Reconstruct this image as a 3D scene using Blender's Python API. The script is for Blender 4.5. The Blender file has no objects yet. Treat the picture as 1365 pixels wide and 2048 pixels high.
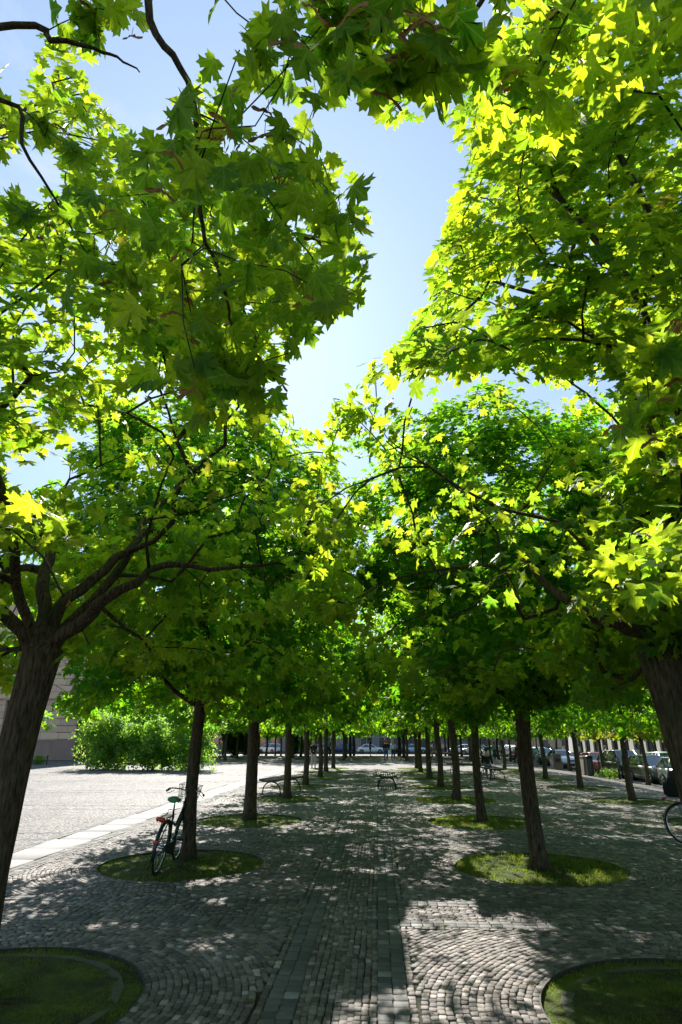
import bpy, bmesh, math, random
import numpy as np
from mathutils import Vector, Matrix

# ------------------------------------------------------------------ basics
D = bpy.data
SC = bpy.context.scene
COL = SC.collection
PITCH = math.radians(20.4418)
YAW = math.radians(3.2356)          # camera turned left of the path direction (+Y)
EYE = 1.8
FPX = 1210.0
TILT_C, TILT_S = math.cos(PITCH), math.sin(PITCH)

def smooth(t):
    t = max(0.0, min(1.0, t)); return t * t * (3 - 2 * t)

def gz(x, y):
    """height of the terrain: flat square, falling to the street on the right and at the far end"""
    a = smooth((x - 8.9) / 5.6) * 0.52
    b = smooth((y - 66) / 24.0) * 0.60
    return -max(a, b) - (0.13 if x > 14.52 else 0.0)

def cell_rnd(n, seed):
    return np.random.default_rng(seed).random(n)

# ------------------------------------------------------------------ camera
cam = D.cameras.new("camera"); camo = D.objects.new("camera", cam); COL.objects.link(camo)
cam.sensor_fit = 'VERTICAL'; cam.sensor_height = 36.0; cam.sensor_width = 24.0
cam.lens = FPX / 2048.0 * 36.0
cam.clip_start = 0.05; cam.clip_end = 5000
camo.location = (0, 0, EYE)
camo.rotation_euler = (math.pi / 2 + PITCH, 0, YAW)
SC.camera = camo
CF = Vector((-math.sin(YAW) * TILT_C, math.cos(YAW) * TILT_C, TILT_S))
CR = Vector((math.cos(YAW), math.sin(YAW), 0))
CU = CR.cross(CF)

def project(P):
    """world points (n,3) -> pixel x, y in the 1365 x 2048 photograph, depth"""
    P = np.asarray(P, float) - np.array([0, 0, EYE])
    z = P @ np.array(CF); x = P @ np.array(CR); y = P @ np.array(CU)
    z2 = np.maximum(z, 1e-4)
    return 682.5 + FPX * x / z2, 1024 - FPX * y / z2, z

def ray(px, py, dist):
    v = CF * FPX + CR * (px - 682.5) + CU * (1024 - py)
    v.normalize()
    return Vector((0, 0, EYE)) + v * dist

# ------------------------------------------------------------------ materials
MAT = {}
def newmat(name):
    m = D.materials.new(name); m.use_nodes = True
    nt = m.node_tree
    b = nt.nodes['Principled BSDF']; o = nt.nodes['Material Output']
    return m, nt, b, o

def N(nt, t, **kw):
    n = nt.nodes.new(t)
    for k, v in kw.items():
        if k in n.inputs.keys() if isinstance(k, str) else False:
            n.inputs[k].default_value = v
        else:
            setattr(n, k, v)
    return n

def simple(name, col, rough=0.6, metal=0.0, noise=0.12, scale=12.0, bump=0.0, coat=0.0, bscale=None, spec=None):
    """procedural paint / metal / cloth: colour broken up by two scales of noise"""
    if name in MAT: return MAT[name]
    m, nt, b, o = newmat(name)
    tc = N(nt, 'ShaderNodeTexCoord')
    n1 = N(nt, 'ShaderNodeTexNoise'); n1.inputs['Scale'].default_value = scale; n1.inputs['Detail'].default_value = 6
    nt.links.new(tc.outputs['Object'], n1.inputs['Vector'])
    mx = N(nt, 'ShaderNodeMix', data_type='RGBA')
    c = Vector(col)
    mx.inputs[6].default_value = (*(c * (1 - noise)), 1); mx.inputs[7].default_value = (*(c * (1 + noise)), 1)
    nt.links.new(n1.outputs['Fac'], mx.inputs[0])
    nt.links.new(mx.outputs[2], b.inputs['Base Color'])
    b.inputs['Roughness'].default_value = rough; b.inputs['Metallic'].default_value = metal
    b.inputs['Coat Weight'].default_value = coat; b.inputs['Coat Roughness'].default_value = 0.05
    if spec is not None: b.inputs['Specular IOR Level'].default_value = spec
    if bump:
        bp = N(nt, 'ShaderNodeBump'); bp.inputs['Strength'].default_value = bump; bp.inputs['Distance'].default_value = 0.01
        n2 = N(nt, 'ShaderNodeTexNoise'); n2.inputs['Scale'].default_value = bscale or scale * 4; n2.inputs['Detail'].default_value = 5
        nt.links.new(tc.outputs['Object'], n2.inputs['Vector'])
        nt.links.new(n2.outputs['Fac'], bp.inputs['Height']); nt.links.new(bp.outputs['Normal'], b.inputs['Normal'])
    MAT[name] = m
    return m

def leaf_mat(name, d0, d1, t0, t1, warm=(0.30, 0.14, 0.03), wamt=0.06, tmix=0.5, rough=0.5, veins=False):
    """thin leaf: waxy reflecting side + light coming through; hue differs leaf by leaf"""
    m, nt, b, o = newmat(name)
    at = N(nt, 'ShaderNodeAttribute', attribute_name='rnd')
    cr = N(nt, 'ShaderNodeMix', data_type='RGBA'); cr.inputs[6].default_value = (*d0, 1); cr.inputs[7].default_value = (*d1, 1)
    nt.links.new(at.outputs['Fac'], cr.inputs[0])
    ct = N(nt, 'ShaderNodeMix', data_type='RGBA'); ct.inputs[6].default_value = (*t0, 1); ct.inputs[7].default_value = (*t1, 1)
    nt.links.new(at.outputs['Fac'], ct.inputs[0])
    # a few leaves and bits turn brownish
    mr = N(nt, 'ShaderNodeMath', operation='GREATER_THAN'); mr.inputs[1].default_value = 1 - wamt
    nt.links.new(at.outputs['Fac'], mr.inputs[0])
    mw = N(nt, 'ShaderNodeMath', operation='MULTIPLY'); mw.inputs[1].default_value = 0.5
    nt.links.new(mr.outputs[0], mw.inputs[0])
    c1 = N(nt, 'ShaderNodeMix', data_type='RGBA'); c1.inputs[7].default_value = (*(Vector(warm) * 0.5), 1)
    nt.links.new(mw.outputs[0], c1.inputs[0]); nt.links.new(cr.outputs[2], c1.inputs[6])
    c2 = N(nt, 'ShaderNodeMix', data_type='RGBA'); c2.inputs[7].default_value = (*(Vector(warm) * 1.6), 1)
    nt.links.new(mw.outputs[0], c2.inputs[0]); nt.links.new(ct.outputs[2], c2.inputs[6])
    # veins / blotches through the leaf blade
    tc = N(nt, 'ShaderNodeTexCoord'); n1 = N(nt, 'ShaderNodeTexNoise'); n1.inputs['Scale'].default_value = 45; n1.inputs['Detail'].default_value = 3
    nt.links.new(tc.outputs['Object'], n1.inputs['Vector'])
    hs = N(nt, 'ShaderNodeHueSaturation'); mp = N(nt, 'ShaderNodeMapRange'); mp.inputs[1].default_value = 0.3; mp.inputs[2].default_value = 0.7
    mp.inputs[3].default_value = 0.8; mp.inputs[4].default_value = 1.15
    nt.links.new(n1.outputs['Fac'], mp.inputs[0]); nt.links.new(mp.outputs[0], hs.inputs['Value']); nt.links.new(c2.outputs[2], hs.inputs['Color'])
    if veins:
        uv = N(nt, 'ShaderNodeUVMap', uv_map='UVMap'); su = N(nt, 'ShaderNodeSeparateXYZ'); nt.links.new(uv.outputs[0], su.inputs[0])
        def M(op, a, c=None):
            q = N(nt, 'ShaderNodeMath', operation=op)
            for i, v in enumerate((a, c)):
                if v is None: continue
                if isinstance(v, (int, float)): q.inputs[i].default_value = v
                else: nt.links.new(v, q.inputs[i])
            return q.outputs[0]
        ax = M('ABSOLUTE', su.outputs[0]); best = None
        for an in (0.0, 0.80, 1.55):
            d_ = M('ABSOLUTE', M('SUBTRACT', M('MULTIPLY', ax, math.cos(an)), M('MULTIPLY', su.outputs[1], math.sin(an))))
            best = d_ if best is None else M('MINIMUM', best, d_)
        vm = N(nt, 'ShaderNodeMapRange'); vm.inputs[1].default_value = 0.006; vm.inputs[2].default_value = 0.03; vm.inputs[3].default_value = 1.0; vm.inputs[4].default_value = 0.0
        nt.links.new(best, vm.inputs[0])
        cv = N(nt, 'ShaderNodeMix', data_type='RGBA'); cv.inputs[7].default_value = (0.75, 0.85, 0.15, 1)
        nt.links.new(M('MULTIPLY', vm.outputs[0], 0.55), cv.inputs[0]); nt.links.new(hs.outputs['Color'], cv.inputs[6]); hs = cv
        cb_ = N(nt, 'ShaderNodeMix', data_type='RGBA'); cb_.inputs[7].default_value = (0.16, 0.22, 0.06, 1)
        nt.links.new(M('MULTIPLY', vm.outputs[0], 0.6), cb_.inputs[0]); nt.links.new(c1.outputs[2], cb_.inputs[6]); c1 = cb_
    nt.links.new(c1.outputs[2], b.inputs['Base Color']); b.inputs['Roughness'].default_value = rough
    b.inputs['Specular IOR Level'].default_value = 0.2
    tr = N(nt, 'ShaderNodeBsdfTranslucent'); nt.links.new(hs.outputs[2] if veins else hs.outputs['Color'], tr.inputs['Color'])
    ms = N(nt, 'ShaderNodeMixShader'); ms.inputs[0].default_value = tmix
    nt.links.new(b.outputs[0], ms.inputs[1]); nt.links.new(tr.outputs[0], ms.inputs[2]); nt.links.new(ms.outputs[0], o.inputs[0])
    MAT[name] = m
    return m

def bark_mat():
    m, nt, b, o = newmat('bark')
    tc = N(nt, 'ShaderNodeTexCoord'); mp = N(nt, 'ShaderNodeMapping'); mp.inputs['Scale'].default_value = (1, 1, 0.16)
    nt.links.new(tc.outputs['Object'], mp.inputs['Vector'])
    n1 = N(nt, 'ShaderNodeTexNoise'); n1.inputs['Scale'].default_value = 48; n1.inputs['Detail'].default_value = 8; n1.inputs['Roughness'].default_value = 0.65
    nt.links.new(mp.outputs[0], n1.inputs['Vector'])
    n2 = N(nt, 'ShaderNodeTexNoise'); n2.inputs['Scale'].default_value = 3.0; n2.inputs['Detail'].default_value = 5
    nt.links.new(tc.outputs['Object'], n2.inputs['Vector'])
    r = N(nt, 'ShaderNodeValToRGB'); r.color_ramp.elements[0].position = 0.36; r.color_ramp.elements[0].color = (0.022, 0.016, 0.011, 1)
    r.color_ramp.elements[1].position = 0.64; r.color_ramp.elements[1].color = (0.16, 0.115, 0.07, 1)
    nt.links.new(n1.outputs['Fac'], r.inputs[0])
    g = N(nt, 'ShaderNodeMix', data_type='RGBA'); g.inputs[7].default_value = (0.05, 0.055, 0.02, 1)
    mr = N(nt, 'ShaderNodeMapRange'); mr.inputs[1].default_value = 0.48; mr.inputs[2].default_value = 0.68; mr.inputs[4].default_value = 0.65
    nt.links.new(n2.outputs['Fac'], mr.inputs[0]); nt.links.new(mr.outputs[0], g.inputs[0]); nt.links.new(r.outputs[0], g.inputs[6])
    nt.links.new(g.outputs[2], b.inputs['Base Color']); b.inputs['Roughness'].default_value = 0.9
    b.inputs['Specular IOR Level'].default_value = 0.2
    bp = N(nt, 'ShaderNodeBump'); bp.inputs['Strength'].default_value = 1.0; bp.inputs['Distance'].default_value = 0.03
    nt.links.new(n1.outputs['Fac'], bp.inputs['Height']); nt.links.new(bp.outputs[0], b.inputs['Normal'])
    MAT['bark'] = m
bark_mat()

def stone_mat(name, lo, hi, moss=0.25, rough=0.75):
    m, nt, b, o = newmat(name)
    at = N(nt, 'ShaderNodeAttribute', attribute_name='rnd')
    tc = N(nt, 'ShaderNodeTexCoord')
    r = N(nt, 'ShaderNodeValToRGB')
    e = r.color_ramp.elements; e[0].color = (*lo, 1); e[1].color = (*hi, 1)
    e[1].position = 0.93
    x = e.new(0.975); x.color = (*(Vector(hi) * 1.7), 1)
    nt.links.new(at.outputs['Fac'], r.inputs[0])
    n1 = N(nt, 'ShaderNodeTexNoise'); n1.inputs['Scale'].default_value = 70; n1.inputs['Detail'].default_value = 6; n1.inputs['Roughness'].default_value = 0.7
    n2 = N(nt, 'ShaderNodeTexNoise'); n2.inputs['Scale'].default_value = 0.9; n2.inputs['Detail'].default_value = 6
    for n in (n1, n2): nt.links.new(tc.outputs['Object'], n.inputs['Vector'])
    mr = N(nt, 'ShaderNodeMapRange'); mr.inputs[3].default_value = 0.62; mr.inputs[4].default_value = 1.35
    nt.links.new(n1.outputs['Fac'], mr.inputs[0])
    mr2 = N(nt, 'ShaderNodeMapRange'); mr2.inputs[1].default_value = 0.3; mr2.inputs[2].default_value = 0.7; mr2.inputs[3].default_value = 0.75; mr2.inputs[4].default_value = 1.15
    nt.links.new(n2.outputs['Fac'], mr2.inputs[0])
    mu = N(nt, 'ShaderNodeMath', operation='MULTIPLY'); nt.links.new(mr.outputs[0], mu.inputs[0]); nt.links.new(mr2.outputs[0], mu.inputs[1])
    hs = N(nt, 'ShaderNodeHueSaturation'); nt.links.new(mu.outputs[0], hs.inputs['Value']); nt.links.new(r.outputs[0], hs.inputs['Color'])
    g = N(nt, 'ShaderNodeMix', data_type='RGBA'); g.inputs[7].default_value = (0.075, 0.085, 0.03, 1)
    n3 = N(nt, 'ShaderNodeTexNoise'); n3.inputs['Scale'].default_value = 5; n3.inputs['Detail'].default_value = 8; n3.inputs['Roughness'].default_value = 0.7
    nt.links.new(tc.outputs['Object'], n3.inputs['Vector'])
    mr3 = N(nt, 'ShaderNodeMapRange'); mr3.inputs[1].default_value = 0.55; mr3.inputs[2].default_value = 0.72; mr3.inputs[4].default_value = moss
    nt.links.new(n3.outputs['Fac'], mr3.inputs[0]); nt.links.new(mr3.outputs[0], g.inputs[0]); nt.links.new(hs.outputs[0], g.inputs[6])
    nt.links.new(g.outputs[2], b.inputs['Base Color']); b.inputs['Roughness'].default_value = rough
    b.inputs['Specular IOR Level'].default_value = 0.35
    bp = N(nt, 'ShaderNodeBump'); bp.inputs['Strength'].default_value = 0.7; bp.inputs['Distance'].default_value = 0.006
    nt.links.new(n1.outputs['Fac'], bp.inputs['Height']); nt.links.new(bp.outputs[0], b.inputs['Normal'])
    MAT[name] = m
stone_mat('cobble_stone', (0.085, 0.073, 0.066), (0.24, 0.205, 0.185))
stone_mat('slab_stone', (0.085, 0.083, 0.08), (0.15, 0.145, 0.14), moss=0.35, rough=0.8)
stone_mat('pale_stone', (0.23, 0.215, 0.20), (0.30, 0.28, 0.265), moss=0.1, rough=0.8)
stone_mat('sandstone', (0.24, 0.20, 0.16), (0.38, 0.32, 0.26), moss=0.1, rough=0.85)

def earth_mat(name, c0, c1, c2, scale=3.0, bump=0.02):
    m, nt, b, o = newmat(name)
    tc = N(nt, 'ShaderNodeTexCoord')
    n1 = N(nt, 'ShaderNodeTexNoise'); n1.inputs['Scale'].default_value = scale; n1.inputs['Detail'].default_value = 9; n1.inputs['Roughness'].default_value = 0.7
    n2 = N(nt, 'ShaderNodeTexNoise'); n2.inputs['Scale'].default_value = scale * 25; n2.inputs['Detail'].default_value = 4
    for n in (n1, n2): nt.links.new(tc.outputs['Object'], n.inputs['Vector'])
    r = N(nt, 'ShaderNodeValToRGB'); e = r.color_ramp.elements
    e[0].position = 0.36; e[0].color = (*c0, 1); e[1].position = 0.62; e[1].color = (*c2, 1); x = e.new(0.5); x.color = (*c1, 1)
    nt.links.new(n1.outputs['Fac'], r.inputs[0]); 
    mr = N(nt, 'ShaderNodeMapRange'); mr.inputs[3].default_value = 0.5; mr.inputs[4].default_value = 1.5; nt.links.new(n2.outputs['Fac'], mr.inputs[0])
    hs = N(nt, 'ShaderNodeHueSaturation'); nt.links.new(mr.outputs[0], hs.inputs['Value']); nt.links.new(r.outputs[0], hs.inputs['Color'])
    nt.links.new(hs.outputs[0], b.inputs['Base Color']); b.inputs['Roughness'].default_value = 0.95; b.inputs['Specular IOR Level'].default_value = 0.15
    bp = N(nt, 'ShaderNodeBump'); bp.inputs['Strength'].default_value = 1.0; bp.inputs['Distance'].default_value = bump
    nt.links.new(n2.outputs['Fac'], bp.inputs['Height']); nt.links.new(bp.outputs[0], b.inputs['Normal'])
    MAT[name] = m
earth_mat('moss_soil', (0.035, 0.028, 0.016), (0.055, 0.07, 0.016), (0.09, 0.12, 0.02), 2.2)
earth_mat('joint_soil', (0.035, 0.031, 0.024), (0.05, 0.046, 0.032), (0.05, 0.06, 0.022), 2.0, 0.008)
earth_mat('asphalt', (0.045, 0.045, 0.048), (0.055, 0.055, 0.058), (0.07, 0.068, 0.068), 0.8, 0.004)

def far_cobble_mat():
    """procedural small-stone paving laid in segmental arcs, for the parts far from the camera"""
    m, nt, b, o = newmat('cobbled_square')
    tc = N(nt, 'ShaderNodeTexCoord'); sp = N(nt, 'ShaderNodeSeparateXYZ'); nt.links.new(tc.outputs['Object'], sp.inputs[0])
    def M(op, a, bb=None, c=None):
        n = N(nt, 'ShaderNodeMath', operation=op)
        for i, v in enumerate((a, bb, c)):
            if v is None: continue
            if isinstance(v, (int, float)): n.inputs[i].default_value = v
            else: nt.links.new(v, n.inputs[i])
        return n.outputs[0]
    ax = M('MULTIPLY', sp.outputs[0], 2.2)
    arc = M('MULTIPLY', M('ABSOLUTE', M('SINE', ax)), 0.42)
    y2 = M('ADD', sp.outputs[1], arc)
    cb = N(nt, 'ShaderNodeCombineXYZ'); nt.links.new(sp.outputs[0], cb.inputs[0]); nt.links.new(y2, cb.inputs[1])
    v1 = N(nt, 'ShaderNodeTexVoronoi'); v1.inputs['Scale'].default_value = 8.5; v1.inputs['Randomness'].default_value = 0.55
    v2 = N(nt, 'ShaderNodeTexVoronoi', feature='DISTANCE_TO_EDGE'); v2.inputs['Scale'].default_value = 8.5; v2.inputs['Randomness'].default_value = 0.55
    nt.links.new(cb.outputs[0], v1.inputs['Vector']); nt.links.new(cb.outputs[0], v2.inputs['Vector'])
    sx = N(nt, 'ShaderNodeSeparateColor'); nt.links.new(v1.outputs['Color'], sx.inputs[0])
    r = N(nt, 'ShaderNodeValToRGB'); e = r.color_ramp.elements; e[0].color = (0.09, 0.08, 0.072, 1); e[1].color = (0.20, 0.18, 0.167, 1)
    nt.links.new(sx.outputs[0], r.inputs[0])
    n2 = N(nt, 'ShaderNodeTexNoise'); n2.inputs['Scale'].default_value = 0.35; n2.inputs['Detail'].default_value = 8; n2.inputs['Roughness'].default_value = 0.6
    nt.links.new(tc.outputs['Object'], n2.inputs['Vector'])
    mr2 = N(nt, 'ShaderNodeMapRange'); mr2.inputs[1].default_value = 0.3; mr2.inputs[2].default_value = 0.7; mr2.inputs[3].default_value = 0.58; mr2.inputs[4].default_value = 1.25
    nt.links.new(n2.outputs['Fac'], mr2.inputs[0])
    hs = N(nt, 'ShaderNodeHueSaturation'); nt.links.new(mr2.outputs[0], hs.inputs['Value']); nt.links.new(r.outputs[0], hs.inputs['Color'])
    j = N(nt, 'ShaderNodeMapRange'); j.inputs[1].default_value = 0.02; j.inputs[2].default_value = 0.11
    nt.links.new(v2.outputs['Distance'], j.inputs[0])
    mx = N(nt, 'ShaderNodeMix', data_type='RGBA'); mx.inputs[6].default_value = (0.04, 0.038, 0.028, 1)
    nt.links.new(j.outputs[0], mx.inputs[0]); nt.links.new(hs.outputs[0], mx.inputs[7])
    nt.links.new(mx.outputs[2], b.inputs['Base Color']); b.inputs['Roughness'].default_value = 0.75; b.inputs['Specular IOR Level'].default_value = 0.3
    bp = N(nt, 'ShaderNodeBump'); bp.inputs['Strength'].default_value = 1.0; bp.inputs['Distance'].default_value = 0.014
    hh = M('ADD', j.outputs[0], M('MULTIPLY', sx.outputs[1], 0.5))
    nt.links.new(hh, bp.inputs['Height']); nt.links.new(bp.outputs[0], b.inputs['Normal'])
    MAT['cobbled_square'] = m
far_cobble_mat()

# ------------------------------------------------------------------ object helpers
def mesh_np(name, V, F, fr=None, sm=False, uv=None):
    """V (n,3); F (m,k) all faces the same size; fr = per face random value -> attribute rnd"""
    me = D.meshes.new(name)
    V = np.asarray(V, np.float32); F = np.asarray(F, np.int32)
    k = F.shape[1]
    me.vertices.add(len(V)); me.vertices.foreach_set('co', V.ravel())
    me.loops.add(F.size); me.loops.foreach_set('vertex_index', F.ravel())
    me.polygons.add(len(F)); me.polygons.foreach_set('loop_start', np.arange(0, F.size, k, dtype=np.int32))
    me.polygons.foreach_set('loop_total', np.full(len(F), k, np.int32))
    if sm: me.polygons.foreach_set('use_smooth', np.ones(len(F), bool))
    if fr is not None:
        a = me.attributes.new('rnd', 'FLOAT', 'FACE'); a.data.foreach_set('value', np.asarray(fr, np.float32))
    if uv is not None:
        u = me.uv_layers.new(name='UVMap'); u.data.foreach_set('uv', np.asarray(uv, np.float32).ravel())
    me.update(calc_edges=True)
    return me

def add(name, me, mat, parent=None, loc=None, rot=None):
    o = D.objects.new(name, me); COL.objects.link(o)
    if mat is not None and len(me.materials) == 0:
        me.materials.append(MAT[mat] if isinstance(mat, str) else mat)
    if parent is not None: o.parent = parent
    if loc is not None: o.location = loc
    if rot is not None: o.rotation_euler = rot
    return o

def tag(o, label=None, cat=None, group=None, kind=None):
    if label: o['label'] = label
    if cat: o['category'] = cat
    if group: o['group'] = group
    if kind: o['kind'] = kind
    return o

def empty(name, loc=(0, 0, 0), rz=0.0, **kw):
    o = D.objects.new(name, None); COL.objects.link(o); o.location = loc; o.rotation_euler = (0, 0, rz)
    o.empty_display_size = 0.2
    tag(o, **kw)
    return o

class MB:
    """collects simple solids into one mesh"""
    def __init__(s): s.v = []; s.f = []; s.sm = []
    def quadface(s, pts, sm=False):
        b = len(s.v); s.v += [tuple(p) for p in pts]; s.f.append(tuple(range(b, b + len(pts)))); s.sm.append(sm); return s
    def box(s, x0, x1, y0, y1, z0, z1, M=None, bev=0.0):
        if bev > 0:
            bm = bmesh.new(); bmesh.ops.create_cube(bm, size=1)
            for v in bm.verts: v.co = Vector(((x0 + x1) / 2 + v.co.x * (x1 - x0), (y0 + y1) / 2 + v.co.y * (y1 - y0), (z0 + z1) / 2 + v.co.z * (z1 - z0)))
            bmesh.ops.bevel(bm, geom=list(bm.edges), offset=bev, segments=2, affect='EDGES', profile=0.6)
            b = len(s.v); bm.verts.index_update()
            for v in bm.verts: s.v.append(tuple(M @ v.co) if M else tuple(v.co))
            for f in bm.faces: s.f.append(tuple(b + v.index for v in f.verts)); s.sm.append(False)
            bm.free(); return s
        P = [(x0, y0, z0), (x1, y0, z0), (x1, y1, z0), (x0, y1, z0), (x0, y0, z1), (x1, y0, z1), (x1, y1, z1), (x0, y1, z1)]
        if M: P = [tuple(M @ Vector(p)) for p in P]
        b = len(s.v); s.v += P
        for f in ((0, 3, 2, 1), (4, 5, 6, 7), (0, 1, 5, 4), (1, 2, 6, 5), (2, 3, 7, 6), (3, 0, 4, 7)):
            s.f.append(tuple(b + i for i in f)); s.sm.append(False)
        return s
    def tube(s, pts, r, n=8, caps=True, closed=False):
        pts = [Vector(p) for p in pts]
        R = r if isinstance(r, (list, tuple)) else [r] * len(pts)
        b = len(s.v); m = len(pts); prev = None
        for i, p in enumerate(pts):
            if closed: t = pts[(i + 1) % m] - pts[i - 1]
            else: t = pts[min(i + 1, m - 1)] - pts[max(i - 1, 0)]
            if t.length < 1e-9: t = Vector((0, 0, 1))
            t.normalize()
            if prev is None:
                u = t.orthogonal().normalized()
            else:
                u = prev - t * prev.dot(t)
                u = u.normalized() if u.length > 1e-6 else t.orthogonal().normalized()
            prev = u; w = t.cross(u)
            for k in range(n):
                a = 2 * math.pi * k / n
                s.v.append(tuple(p + (u * math.cos(a) + w * math.sin(a)) * R[i]))
        rng = m if closed else m - 1
        for i in range(rng):
            j = (i + 1) % m
            for k in range(n):
                k2 = (k + 1) % n
                s.f.append((b + i * n + k, b + i * n + k2, b + j * n + k2, b + j * n + k)); s.sm.append(True)
        if caps and not closed:
            s.f.append(tuple(b + k for k in range(n))[::-1]); s.sm.append(False)
            s.f.append(tuple(b + (m - 1) * n + k for k in range(n))); s.sm.append(False)
        return s
    def loft(s, rings, caps=True, sm=True, closed=True):
        n = len(rings[0]); b = len(s.v)
        for rg in rings: s.v += [tuple(p) for p in rg]
        for i in range(len(rings) - 1):
            for k in range(n if closed else n - 1):
                k2 = (k + 1) % n
                s.f.append((b + i * n + k, b + i * n + k2, b + (i + 1) * n + k2, b + (i + 1) * n + k)); s.sm.append(sm)
        if caps:
            s.f.append(tuple(b + k for k in range(n))[::-1]); s.sm.append(False)
            s.f.append(tuple(b + (len(rings) - 1) * n + k for k in range(n))); s.sm.append(False)
        return s
    def lathe(s, prof, n=20, M=None, caps=True):
        rings = []
        for r, z in prof:
            rg = [Vector((r * math.cos(2 * math.pi * k / n), r * math.sin(2 * math.pi * k / n), z)) for k in range(n)]
            if M: rg = [M @ p for p in rg]
            rings.append(rg)
        return s.loft(rings, caps)
    def ellipsoid(s, c, r, n=12, m=8):
        rings = []
        for i in range(m + 1):
            t = math.pi * (i + 0.02) / (m + 0.04)
            rings.append([(c[0] + r[0] * math.sin(t) * math.cos(2 * math.pi * k / n), c[1] + r[1] * math.sin(t) * math.sin(2 * math.pi * k / n), c[2] - r[2] * math.cos(t)) for k in range(n)])
        return s.loft(rings, True)
    def mesh(s, name):
        me = D.meshes.new(name); me.from_pydata(s.v, [], s.f); me.polygons.foreach_set('use_smooth', s.sm); me.update(); return me
    def build(s, name, mat, parent=None, loc=None, rot=None):
        return add(name, s.mesh(name), mat, parent, loc, rot)

def copy_tree(o, parent=None):
    c = o.copy(); COL.objects.link(c); c.parent = parent
    for ch in list(o.children): copy_tree(ch, c)
    return c

# ------------------------------------------------------------------ sky and sun
SUN_AZ = math.radians(-13.0)      # left of +Y
SUN_EL = math.radians(37.0)
w = D.worlds.new("World"); SC.world = w; w.use_nodes = True
nt = w.node_tree; bg = nt.nodes['Background']
sky = nt.nodes.new('ShaderNodeTexSky'); sky.sky_type = 'NISHITA'; sky.sun_disc = False
sky.sun_elevation = SUN_EL; sky.sun_rotation = SUN_AZ
sky.air_density = 1.0; sky.dust_density = 0.7; sky.ozone_density = 2.0; sky.altitude = 40
tc = nt.nodes.new('ShaderNodeTexCoord')
# thin wisps of cloud
mp = nt.nodes.new('ShaderNodeMapping'); mp.inputs['Scale'].default_value = (1, 1, 2.2)
cn = nt.nodes.new('ShaderNodeTexNoise'); cn.inputs['Scale'].default_value = 3.1; cn.inputs['Detail'].default_value = 9; cn.inputs['Roughness'].default_value = 0.62
cn.inputs['Distortion'].default_value = 0.4
nt.links.new(tc.outputs['Generated'], mp.inputs['Vector']); nt.links.new(mp.outputs[0], cn.inputs['Vector'])
cr = nt.nodes.new('ShaderNodeMapRange'); cr.inputs[1].default_value = 0.56; cr.inputs[2].default_value = 0.80; cr.inputs[4].default_value = 0.55
nt.links.new(cn.outputs['Fac'], cr.inputs[0])
mx = nt.nodes.new('ShaderNodeMix'); mx.data_type = 'RGBA'; mx.inputs[7].default_value = (5.2, 5.3, 5.5, 1)
gm = nt.nodes.new('ShaderNodeGamma'); gm.inputs['Gamma'].default_value = 0.36
nt.links.new(sky.outputs[0], gm.inputs['Color'])
tn = nt.nodes.new('ShaderNodeMix'); tn.data_type = 'RGBA'; tn.blend_type = 'MULTIPLY'; tn.inputs[0].default_value = 1.0
tn.inputs[7].default_value = (1.75, 2.25, 2.85, 1)
nt.links.new(gm.outputs[0], tn.inputs[6])
nt.links.new(cr.outputs[0], mx.inputs[0]); nt.links.new(tn.outputs[2], mx.inputs[6])
nt.links.new(mx.outputs[2], bg.inputs['Color']); bg.inputs['Strength'].default_value = 0.072
sl = D.lights.new('sun', 'SUN'); sl.energy = 4.4; sl.angle = math.radians(0.55); sl.color = (1.0, 0.95, 0.87)
so = D.objects.new('sun', sl); COL.objects.link(so)
sd = Vector((math.sin(SUN_AZ) * math.cos(SUN_EL), math.cos(SUN_AZ) * math.cos(SUN_EL), math.sin(SUN_EL)))
so.rotation_euler = sd.to_track_quat('Z', 'Y').to_euler(); so.location = (0, 0, 30)
SC.view_settings.view_transform = 'Standard'; SC.view_settings.look = 'None'
SC.view_settings.exposure = 1.5; SC.view_settings.gamma = 1.0
SC.render.engine = 'CYCLES'
SC.cycles.max_bounces = 10; SC.cycles.diffuse_bounces = 8; SC.cycles.glossy_bounces = 2; SC.cycles.transmission_bounces = 6
SC.cycles.caustics_reflective = False; SC.cycles.caustics_refractive = False
SC.cycles.sample_clamp_indirect = 6.0
SC.cycles.use_denoising = True
try: SC.cycles.denoiser = 'OPENIMAGEDENOISE'
except Exception: pass
# ------------------------------------------------------------------ ground
PX0 = -0.33; CX = 5.35; CY = 5.15; TY0 = 5.2          # path centre, spacing of the tree grid
ROWX = [PX0 - CX / 2, PX0 + CX / 2, PX0 + 1.5 * CX]     # -3.0, 2.35, 7.7
def treeY(k): return TY0 + CY * k

def sheet(name, xs, ys, mat, dz=0.0, kind='structure'):
    xs = list(xs); ys = list(ys)
    V = [(x, y, gz(x, y) + dz) for y in ys for x in xs]
    n = len(xs)
    F = [(j * n + i, j * n + i + 1, (j + 1) * n + i + 1, (j + 1) * n + i) for j in range(len(ys) - 1) for i in range(n - 1)]
    me = mesh_np(name, V, F, sm=True)
    return tag(add(name, me, mat), kind=kind)
def span(a, b, n): return [a + (b - a) * i / n for i in range(n + 1)]
KX = 14.45
gx = [-3000, -600, -200, -90] + span(-60, 8.9, 23) + span(9.4, KX, 10) + [KX + 0.14, 15.2, 18, 24, 40, 90, 200, 600, 3000]
gy = [-600, -120, -40] + span(-10, 66, 19) + span(68, 92, 12) + [100, 120, 160, 260, 600, 1500, 3500]
sheet('ground', gx, gy, 'cobbled_square', -0.056)
sheet('paving', span(-90, -6.24, 28), span(-10, 66, 19) + span(68, 92, 12) + [98.4], 'cobbled_square', -0.003)
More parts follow.
